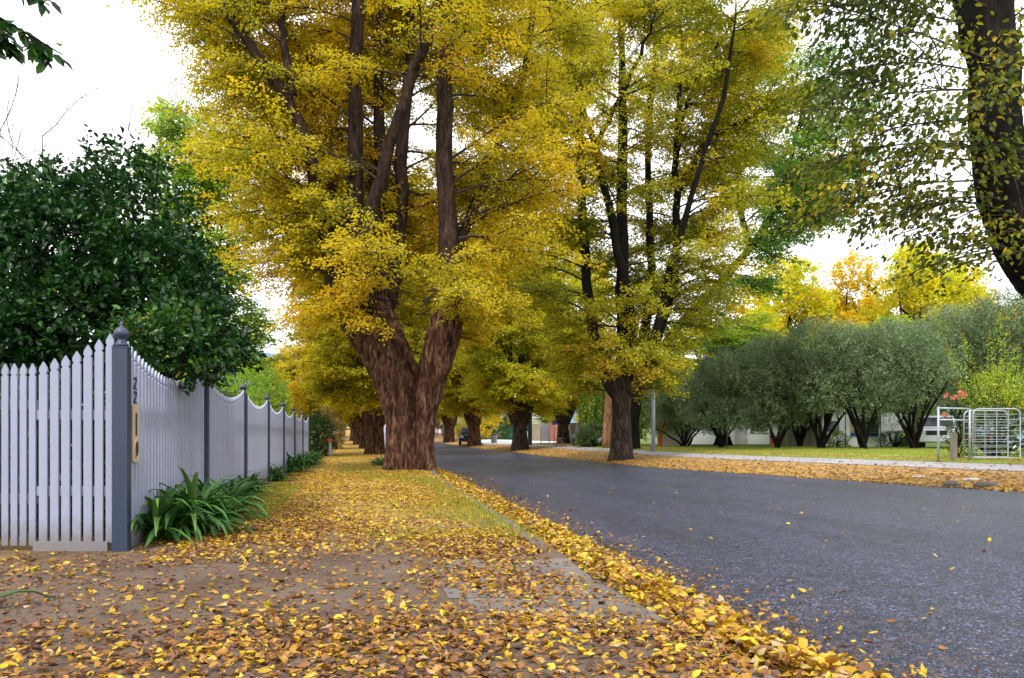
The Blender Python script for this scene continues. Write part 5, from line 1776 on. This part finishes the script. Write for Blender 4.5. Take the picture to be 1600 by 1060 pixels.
# ------------------------------------------------------------------ cars
M['tyre'] = paint('tyre rubber', (.015, .015, .016), .8, .2, 6)
M['rim'] = paint('alloy rim', (.5, .5, .52), .3, .05, 5, metal=.7)
M['lamp'] = paint('lamp glass', (.75, .78, .8), .1, .03, 3, bump=0)
M['red_lamp'] = paint('red lamp', (.5, .02, .02), .2, .05, 3, bump=0)
M['car_white'] = paint('white car paint', (.72, .76, .80), .2, .02, 1, bump=0)
M['car_navy'] = paint('navy car paint', (.012, .02, .07), .18, .05, 1, bump=0)
M['car_blue'] = paint('silver blue car paint', (.22, .30, .45), .22, .05, 1, bump=0)
def car(name, label, base, rz, pm, suv=True):
    """front of the car points to local -X"""
    root = thing(name, label, 'car', base, rz)
    L_, Wd, Hh = (4.6, 1.85, 1.75) if suv else (4.5, 1.75, 1.45)
    # lower body and cabin as lofts along X
    def loft(prof, name_, mat, tuck=.0):
        m_ = MB()
        vs, ys = [], (-1, -.93, .93, 1)
        k = len(prof)
        for yv in ys:
            for (x, z) in prof:
                cx = np.mean([q[0] for q in prof]); cz = np.mean([q[1] for q in prof])
                s_ = .955 if abs(yv) == 1 else 1
                tk = 1 - tuck * max(0, (z - .95)) / .8
                vs.append((cx + (x - cx) * s_, yv * Wd / 2 * tk, cz + (z - cz) * s_))
        fs = [tuple(range(k)), tuple(range(3 * k, 4 * k))[::-1]]
        for r_ in range(3):
            for i in range(k):
                j = (i + 1) % k
                fs.append((r_ * k + i, (r_ + 1) * k + i, (r_ + 1) * k + j, r_ * k + j))
        m_.add(vs, fs)
        o = m_.build(name_, mat, root)
        bv = o.modifiers.new('b', 'BEVEL'); bv.width = .035; bv.segments = 2
        return o
    if suv:
        body = [(-2.25, .38), (-2.3, .62), (-2.24, .92), (-2.1, 1.02), (-1.15, 1.10), (-.95, 1.12), (2.2, 1.12), (2.28, .9), (2.28, .42), (1.9, .30), (-1.9, .30)]
        cabin = [(-1.1, 1.08), (-.45, 1.66), (-.2, 1.74), (1.7, 1.74), (1.95, 1.68), (2.2, 1.08)]
    else:
        body = [(-2.2, .32), (-2.25, .55), (-2.15, .72), (-1.1, .88), (-.9, .92), (1.6, .94), (2.15, .9), (2.22, .6), (2.18, .34), (1.8, .25), (-1.8, .25)]
        cabin = [(-1.0, .90), (-.3, 1.36), (0, 1.43), (.9, 1.42), (1.2, 1.36), (1.85, .90)]
    loft(body, 'body', pm, .0)
    loft(cabin, 'cabin', pm, .28)
    zt, zb_ = (1.60, 1.16) if suv else (1.32, .98)
    tkt = 1 - .28 * (zt - .95) / .8; tkb = 1 - .28 * (zb_ - .95) / .8
    for s_ in (-1, 1):
        m_ = MB()
        for (xa, xb, xc, xd) in ([(-.8, .25, .25, -.35), (.35, 1.25, 1.25, .35), (1.33, 1.95, 1.8, 1.33)] if suv else [(-.7, .25, .25, -.25), (.33, 1.35, 1.0, .33)]):
            yb, yt = s_ * (Wd / 2 * tkb + .012), s_ * (Wd / 2 * tkt + .012)
            q = np.array([(xa, yb, zb_), (xb, yb, zb_), (xc, yt, zt), (xd, yt, zt)])
            q2 = q - np.array([0, s_ * .03, 0])
            m_.add(np.concatenate([q, q2]), [(0, 1, 2, 3), (4, 7, 6, 5), (0, 4, 5, 1), (1, 5, 6, 2), (2, 6, 7, 3), (3, 7, 4, 0)])
        m_.build('side_window', M['window'], root)
    m_ = MB()
    (xa, za), (xb, zb2) = cabin[0], cabin[1]
    f_ = np.array([(xa + .1 - .03, -Wd * .40, za + .1), (xa + .1 - .03, Wd * .40, za + .1), (xb - .05 - .03, Wd * .36, zb2 - .04), (xb - .05 - .03, -Wd * .36, zb2 - .04)])
    m_.add(np.concatenate([f_ + np.array([-.02, 0, .02]), f_ + np.array([.06, 0, -.04])]), [(0, 1, 2, 3), (4, 7, 6, 5), (0, 4, 5, 1), (1, 5, 6, 2), (2, 6, 7, 3), (3, 7, 4, 0)])
    m_.build('windscreen', M['window'], root)
    zl = .82 if suv else .62
    m_ = MB(); m_.box((-2.27, 0, zl - .02), (.06, .95, .24)); m_.build('grille', M['black'], root)
    m_ = MB(); m_.box((-2.27, 0, .45), (.10, Wd * .96, .2)); m_.build('bumper', pm, root)
    for s_ in (-1, 1):
        m_ = MB(); m_.box((-2.24, s_ * .66, zl), (.08, .34, .2)); m_.build('headlight', M['lamp'], root)
        m_ = MB(); m_.box((2.24, s_ * .72, zl), (.08, .22, .3)); m_.build('tail_light', M['red_lamp'], root)
    rw = .36 if suv else .31
    for x in (-1.4, 1.4):
        for s_ in (-1, 1):
            wl = thing('wheel', None, None, (0, 0, 0)); wl.parent = root
            m_ = MB()
            prof = [(rw * .62, -.11), (rw * .95, -.11), (rw, -.07), (rw, .07), (rw * .95, .11), (rw * .62, .11)]
            a = np.linspace(0, 2 * math.pi, 22, endpoint=False)
            vs = np.concatenate([np.stack([x + np.cos(a) * r, np.full(22, s_ * (Wd / 2 - .08) + yv), rw + np.sin(a) * r], 1) for r, yv in prof])
            m_.add(vs, [(i * 22 + j, i * 22 + (j + 1) % 22, ((i + 1) % 6) * 22 + (j + 1) % 22, ((i + 1) % 6) * 22 + j) for i in range(6) for j in range(22)])
            m_.build('tyre', M['tyre'], wl, smooth=True)
            m_ = MB()
            yv = s_ * (Wd / 2 + .0)
            vs = np.concatenate([np.stack([x + np.cos(a) * r, np.full(22, yv + dy), rw + np.sin(a) * r], 1) for r, dy in ((rw * .63, -s_ * .16), (rw * .63, 0), (rw * .5, -s_ * .03), (rw * .15, s_ * .01))])
            fs = [(i * 22 + j, i * 22 + (j + 1) % 22, (i + 1) * 22 + (j + 1) % 22, (i + 1) * 22 + j) for i in range(3) for j in range(22)] + [tuple(range(66, 88))]
            m_.add(vs, fs)
            m_.build('rim', M['rim'], wl)
    return root
car('parked_car', 'white four-wheel-drive parked nose out beside the crooked grey-green trunk', at(1467, 41.5), math.pi / 2 - .75, M['car_white'])
car('parked_car', 'silver blue car seen through the mesh of the farm gate', at(1612, 32), math.pi - .2, M['car_blue'], False)
car('parked_car', 'dark navy car parked on the leaves, half behind the orange gold elm trunk', at(732, 77.5), math.pi / 2 - .14, M['car_navy'])
car('parked_car', 'white car far back under the willow branches', at(941, 60), .4, M['car_white'], False)

# ------------------------------------------------------------------ people, far down the right verge
def person(label, base, rz, top_c, leg_c, hair_c, pose=0):
    top = paint('top', top_c, .9, .1, 5); legm = paint('trousers', leg_c, .9, .1, 5)
    skin = paint('skin', (.48, .28, .2), .6, .05, 5); hair = paint('hair', hair_c, .7, .1, 8)
    shoe = paint('shoe', (.04, .035, .03), .7, .1, 5)
    V = [(0, 0, .95), (0, 0, 1.12), (0, 0, 1.30), (0, 0, 1.42), (0, .0, 1.50), (0, -.01, 1.58), (0, -.01, 1.68),
         (.19, 0, 1.40), (.24, .02, 1.14), (.22, -.1 - .08 * pose, .92), (.21, -.13 - .1 * pose, .82),
         (-.19, 0, 1.40), (-.24, .02, 1.14), (-.23, -.08, .90), (-.23, -.10, .80),
         (.10, 0, .88), (.11, -.06 - .1 * pose, .5), (.11, 0, .09), (.11, -.14, .04),
         (-.10, 0, .88), (-.11, .0, .5), (-.11, .05 + .1 * pose, .09), (-.11, -.09 + .1 * pose, .04)]
    E = [(0, 1), (1, 2), (2, 3), (3, 4), (4, 5), (5, 6), (3, 7), (7, 8), (8, 9), (9, 10), (3, 11), (11, 12), (12, 13), (13, 14), (0, 15), (15, 16), (16, 17), (17, 18), (0, 19), (19, 20), (20, 21), (21, 22)]
    Rr = [.15, .14, .16, .13, .055, .085, .08, .06, .048, .036, .03, .06, .048, .036, .03, .09, .065, .045, .035, .09, .065, .045, .035]
    me = bpy.data.meshes.new('tmp'); me.from_pydata(V, E, [])
    o = bpy.data.objects.new('tmp', me); COL.objects.link(o)
    o.modifiers.new('s', 'SKIN')
    sv = me.skin_vertices[0].data
    for i, r_ in enumerate(Rr):
        sv[i].radius = (r_, r_ * (.72 if i < 4 else 1))
        sv[i].use_root = i == 0
    ss = o.modifiers.new('d', 'SUBSURF'); ss.levels = 1; ss.render_levels = 1
    dg = bpy.context.evaluated_depsgraph_get(); dg.update()
    m2 = bpy.data.meshes.new_from_object(o.evaluated_get(dg))
    bpy.data.objects.remove(o)
    m2.name = 'person'
    m2.materials.clear()
    for q in (skin, top, legm, shoe): m2.materials.append(q)
    for pl_ in m2.polygons:
        z, x = pl_.center.z, abs(pl_.center.x)
        pl_.material_index = 0 if z > 1.47 or (x > .17 and z < 1.0 and z > .75) else 1 if z > .95 or (x > .17 and z > .75) else 2 if z > .09 else 3
        pl_.use_smooth = True
    b_ = bpy.data.objects.new('person', m2); COL.objects.link(b_)
    b_.location = base; b_.rotation_euler = (0, 0, rz)
    tag(b_, label, 'person', 'people on the far verge')
    h_ = MB(); h_.lathe((0, .015, 1.60), [(.09, -.04), (.105, .03), (.10, .09), (.07, .14), (.02, .165)], 12)
    h_.build('hair', hair, b_, smooth=True)
    return b_
person('person in a pale lilac top standing at the left of the far group', at(681, 112), .3, (.55, .45, .62), (.2, .18, .25), (.05, .03, .02))
person('person in a white top in the middle of the far group', at(687, 108), -.4, (.78, .76, .8), (.45, .3, .25), (.03, .02, .015), 1)
person('person in dark blue standing nearest the far elm trunk', at(692.5, 106), .9, (.12, .14, .24), (.05, .06, .12), (.12, .07, .03))

# ------------------------------------------------------------------ stones on the right verge
def rock(label, px, py, h, sx, sy, sz, seed, mat):
    z = (CAM_H - h) * F / (py - HOR)
    p = wp(px, py, z)
    g = np.random.default_rng(seed)
    me = bpy.data.meshes.new('rock')
    import bmesh
    bm = bmesh.new(); bmesh.ops.create_icosphere(bm, subdivisions=3, radius=1)
    co = np.array([v.co[:] for v in bm.verts])
    k = 1 + .55 * (fbm(co * 1.6 + seed, 3) - .5)
    for v, c_, q in zip(bm.verts, co, k): v.co = (c_[0] * q * sx, c_[1] * q * sy, max(c_[2] * q * sz, -.3 * sz))
    bm.to_mesh(me); bm.free()
    me.materials.append(mat)
    o = bpy.data.objects.new('rock', me); COL.objects.link(o)
    o.location = (p[0], p[1], float(H(p[0], p[1])) + sz * .3); o.rotation_euler = (0, 0, g.uniform(-.3, .3))
    tag(o, label, 'rock', 'stones in the leaves of the far verge')
M['stone'] = paint('dark stone', (.10, .085, .075), .9, .3, 6)
M['stone_pale'] = paint('pale stone', (.5, .47, .45), .9, .15, 6)
rock('dark lumpy stone among the yellow leaves below the farm gates', 1487, 746, .2, .17, .14, .10, 1, M['stone'])
rock('dark flat stone right of the lumpy stone, below the farm gates', 1540, 748, .2, .24, .12, .07, 2, M['stone'])
rock('pale flat slab lying between the two dark stones', 1520, 743, .22, .2, .1, .04, 3, M['stone_pale'])
rock('pale narrow slab left of the dark stones, by the footpath', 1438, 736, .26, .28, .07, .03, 4, M['stone_pale'])

# ------------------------------------------------------------------ fallen leaves
def litter(name, regions, mat, seed, size=(.028, .062), mean=.6, sd=.24, cmax=2.6, jz=.36):
    """regions: (sampler(n,g)->X,Y,zoff,meanTint , n)"""
    g = np.random.default_rng(seed)
    A, Z, TT = [], [], []
    for fn, n in regions:
        X, Y, zo, tm = fn(n, g)
        A.append(np.stack([X, Y, H(X, Y) + zo], 1)); TT.append(np.broadcast_to(tm, X.shape))
    P = np.concatenate(A); tm = np.concatenate(TT)
    n = len(P)
    az = g.uniform(0, 6.283, n)
    D = np.stack([np.cos(az), np.sin(az), g.normal(0, .17, n)], 1)
    N = g.normal(0, jz, (n, 3)); N[:, 2] += 1
    flip = g.random(n) < .4
    N[flip] *= -1
    S = g.uniform(*size, n)
    inkerb = (P[:, 0] > kerb_x(P[:, 1]) - .18) & (P[:, 0] < kerb_x(P[:, 1])) & (P[:, 1] < 10.5) & (P[:, 1] > 6.2) & (g.random(n) < .85)
    P[inkerb, 2] -= .3
    T = np.clip((tm if size[1] > .04 else .15) + g.normal(0, sd, n), 0, 1)
    P[:, 2] += .006 + g.uniform(0, .008, n)
    P -= D * S[:, None] * .5
    P[flip, 2] += S[flip] * .14
    wd = g.uniform(.5, 1.25, n)
    cu = g.uniform(.3, cmax, n) * np.where(g.random(n) < .3, -.7, 1)
    h_ = g.random(n) < .5
    for m_, tm_ in ((h_, CURL), (~h_, CURL2)):
        o = leaf_object(name, P[m_], D[m_], N[m_], S[m_], T[m_], mat, None, tm_, wd[m_], cu[m_])
        tag(o, kind='stuff')
    return o

def rect(x0, x1, y0, y1, tm=.6, zo=0.0, patch=None):
    def fn(n, g):
        m_ = n * (3 if patch else 1)
        X = g.uniform(x0, x1, m_); Y = g.uniform(y0, y1, m_)
        if patch:
            q = fbm(np.stack([X * patch, Y * patch, np.zeros(m_)], 1), 3)
            k = np.argsort(-(q + g.normal(0, .13, m_)))[:n]
            X, Y = X[k], Y[k]
        return X, Y, zo, tm + 0 * X
    return fn

def gutter_fn(n, g):
    Y = 2.2 + 24 * g.uniform(0, 1, n) ** 1.5
    t = np.clip(g.normal(.50, .25, n), -.4, 1.5)
    X = kerb_x(Y) + t * .46
    prof = np.clip(1 - ((t - .5) / .75) ** 2, 0, 1)
    lump = .5 + fbm(np.stack([X * 3, Y * 2.2, np.zeros(n)], 1), 2)
    gap = np.where((Y < 3.6) & (t < .3), 1, 0)
    zo = prof * lump * .12 * g.uniform(0, 1, n) + np.where(X > kerb_x(Y), .01, 0)
    k = (gap == 0) & ((Y > 6.2) | (t > -.1))
    X, Y, zo = X[k], Y[k], zo[k]
    return X, Y, zo, .62 - .16 * (g.uniform(0, 1, len(X)) < .3)

def near_fn(n, g):
    z = 2.7 + 1.5 * g.uniform(0, 1, n) ** 1.2
    px = g.uniform(-80, 1150, n)
    u = (px - 800) / F * z
    X, Y = SF * z + CF * u, CF * z - SF * u
    k = X < 1.72
    return X[k], Y[k], 0.0, np.where(g.random(k.sum()) < .7, .24, .6)

def road_fn(n, g):
    Y = 2.5 + 60 * g.uniform(0, 1, n) ** 1.6
    a, b_ = road_left(Y), road_right(Y)
    X = a + (b_ - a) * g.uniform(0, 1, n)
    return X, Y, 0.0, .62 + 0 * X

def road_edge_fn(n, g):
    Y = 2.3 + 22 * g.uniform(0, 1, n) ** 1.3
    X = road_left(Y) + np.abs(g.normal(0, .30, n)) - .08
    return X, Y, 0.0, .45 + 0 * X

def tree_fn(n, g):
    r = np.abs(g.normal(0, 2.2, n)) + .5
    a = g.uniform(0, 6.283, n)
    X = B1[0] + r * np.cos(a) * .6; Y = B1[1] + r * np.sin(a) * 1.6 - 2
    k = (X < kerb_x(Y) - .02) & (X > -1.6)
    return X[k], Y[k], 0.0, .68 + 0 * X[k]

litter('fallen_leaves', [
    (rect(-3.6, 1.3, 1.6, 3.5, .26, 0, .9), 2000),
    (rect(-3.2, 1.65, 1.8, 3.9, .50, 0, 1.1), 1500),
    (rect(-5.0, 1.2, 3.7, 7.5, .32, 0, .8), 1500),
    (rect(-5.0, 1.2, 3.7, 7.5, .58, 0, .8), 900),
    (rect(-.8, 1.68, 3.6, 7.4, .40, 0, 1.0), 2600),
    (rect(-1.7, 1.75, 6.4, 10, .34, 0, .8), 3200),
    (rect(-1.7, 1.75, 6.6, 10, .58, 0, .8), 1900),
    (rect(-1.9, .2, 7.6, 12, .38, 0, .8), 2600),
    (rect(-.2, 1.78, 7.6, 14, .62, 0, .8), 6500),
    (rect(-1.7, 1.9, 9.5, 22, .42, 0, .7), 7500),
    (rect(-1.7, 1.9, 9.5, 22, .66, 0, .7), 9500),
    (rect(-1.9, 2.05, 20, 46, .64, 0, .5), 12000),
    (rect(-2.4, 2.1, 45, 100, .68, 0, .4), 7000),
    (rect(.5, 1.72, 2.3, 4.3, .36, 0, 1.2), 900), (rect(.7, 1.74, 2.3, 4.4, .6, 0, 1.2), 420),
    (tree_fn, 5500),
    (near_fn, 2000), (gutter_fn, 3000), (road_fn, 620), (road_edge_fn, 1700),
], M['leaf_litter'], 500)
litter('fallen_leaves', [(gutter_fn, 10500)], M['leaf_litter'], 504, (.040, .076), cmax=3.4, jz=.6)
# crumbled bits of older leaves
litter('leaf_fragments', [
    (rect(-4.5, 1.7, 1.7, 4.2, .12, 0, 1.2), 3600), (rect(-5.0, 1.7, 3.8, 8, .14, 0, 1.0), 5200), (rect(-1.8, 1.7, 7, 14, .16, 0, .8), 5200),
    (gutter_fn, 1500), (road_edge_fn, 3600)], M['leaf_litter'], 503, (.012, .034), sd=.16)

def verge_fn(n, g):
    Y = 9 + 75 * g.uniform(0, 1, n) ** 1.5
    X = road_right(Y) + np.clip(g.normal(.9, .8, n), -.25, 2.4)
    return X, Y, 0.0, .5 + 0 * X
def verge_edge(n, g):
    Y = 9 + 70 * g.uniform(0, 1, n) ** 1.5
    X = road_right(Y) + np.clip(g.normal(.15, .22, n), -.4, .8)
    return X, Y, .01, .75 + 0 * X
def lawn_fn(n, g):
    Y = 12 + 30 * g.uniform(0, 1, n)
    X = road_right(Y) + 3.8 + 10 * g.uniform(0, 1, n) ** 2
    return X, Y, .01, .75 + 0 * X
def path_fn(n, g):
    Y = 10 + 40 * g.uniform(0, 1, n) ** 1.3
    X = road_right(Y) + 2.4 + 1.4 * g.uniform(0, 1, n)
    return X, Y, .01, .5 + 0 * X
litter('fallen_leaves', [(verge_fn, 9000), (verge_edge, 3000), (lawn_fn, 420), (path_fn, 350)], M['leaf_litter_pale'], 501, (.06, .10))

# ------------------------------------------------------------------ grass among the leaves
def grass(name, regions, seed, hgt=(.03, .075)):
    g = np.random.default_rng(seed)
    A = []
    for fn, n in regions:
        X, Y, _, _ = fn(n, g)
        A.append(np.stack([X, Y, H(X, Y)], 1))
    P = np.concatenate(A); n = len(P)
    D = g.normal(0, .42, (n, 3)); D[:, 2] = 1
    N = g.normal(0, 1, (n, 3))
    T = np.clip(g.normal(.5, .22, n), 0, 1)
    tm = (np.array([(0, 0, 0), (.5, -.05, .03), (1, 0, .15), (.5, .05, .03)]), [(0, 1, 2, 3)])
    o = leaf_object(name, P, D, N, g.uniform(*hgt, n) * 1.2, T, M['grass'], None, tm, g.uniform(.8, 1.6, n))
    return tag(o, kind='stuff')
grass('grass', [(rect(.1, 1.75, 7.6, 21, .6, 0, .55), 3500), (rect(1.3, 1.8, 7.2, 19), 2200), (rect(-1.9, -1.1, 9.5, 17), 3500), (rect(-.6, 1.4, 20, 30, .6, 0, .6), 3000)], 510)
def lawn_g(n, g):
    Y = 14 + 26 * g.uniform(0, 1, n)
    X = road_right(Y) + 3.8 + 14 * g.uniform(0, 1, n) ** 1.4
    return X, Y, 0, 0
grass('lawn_grass', [(lawn_g, 26000)], 511, (.04, .09))
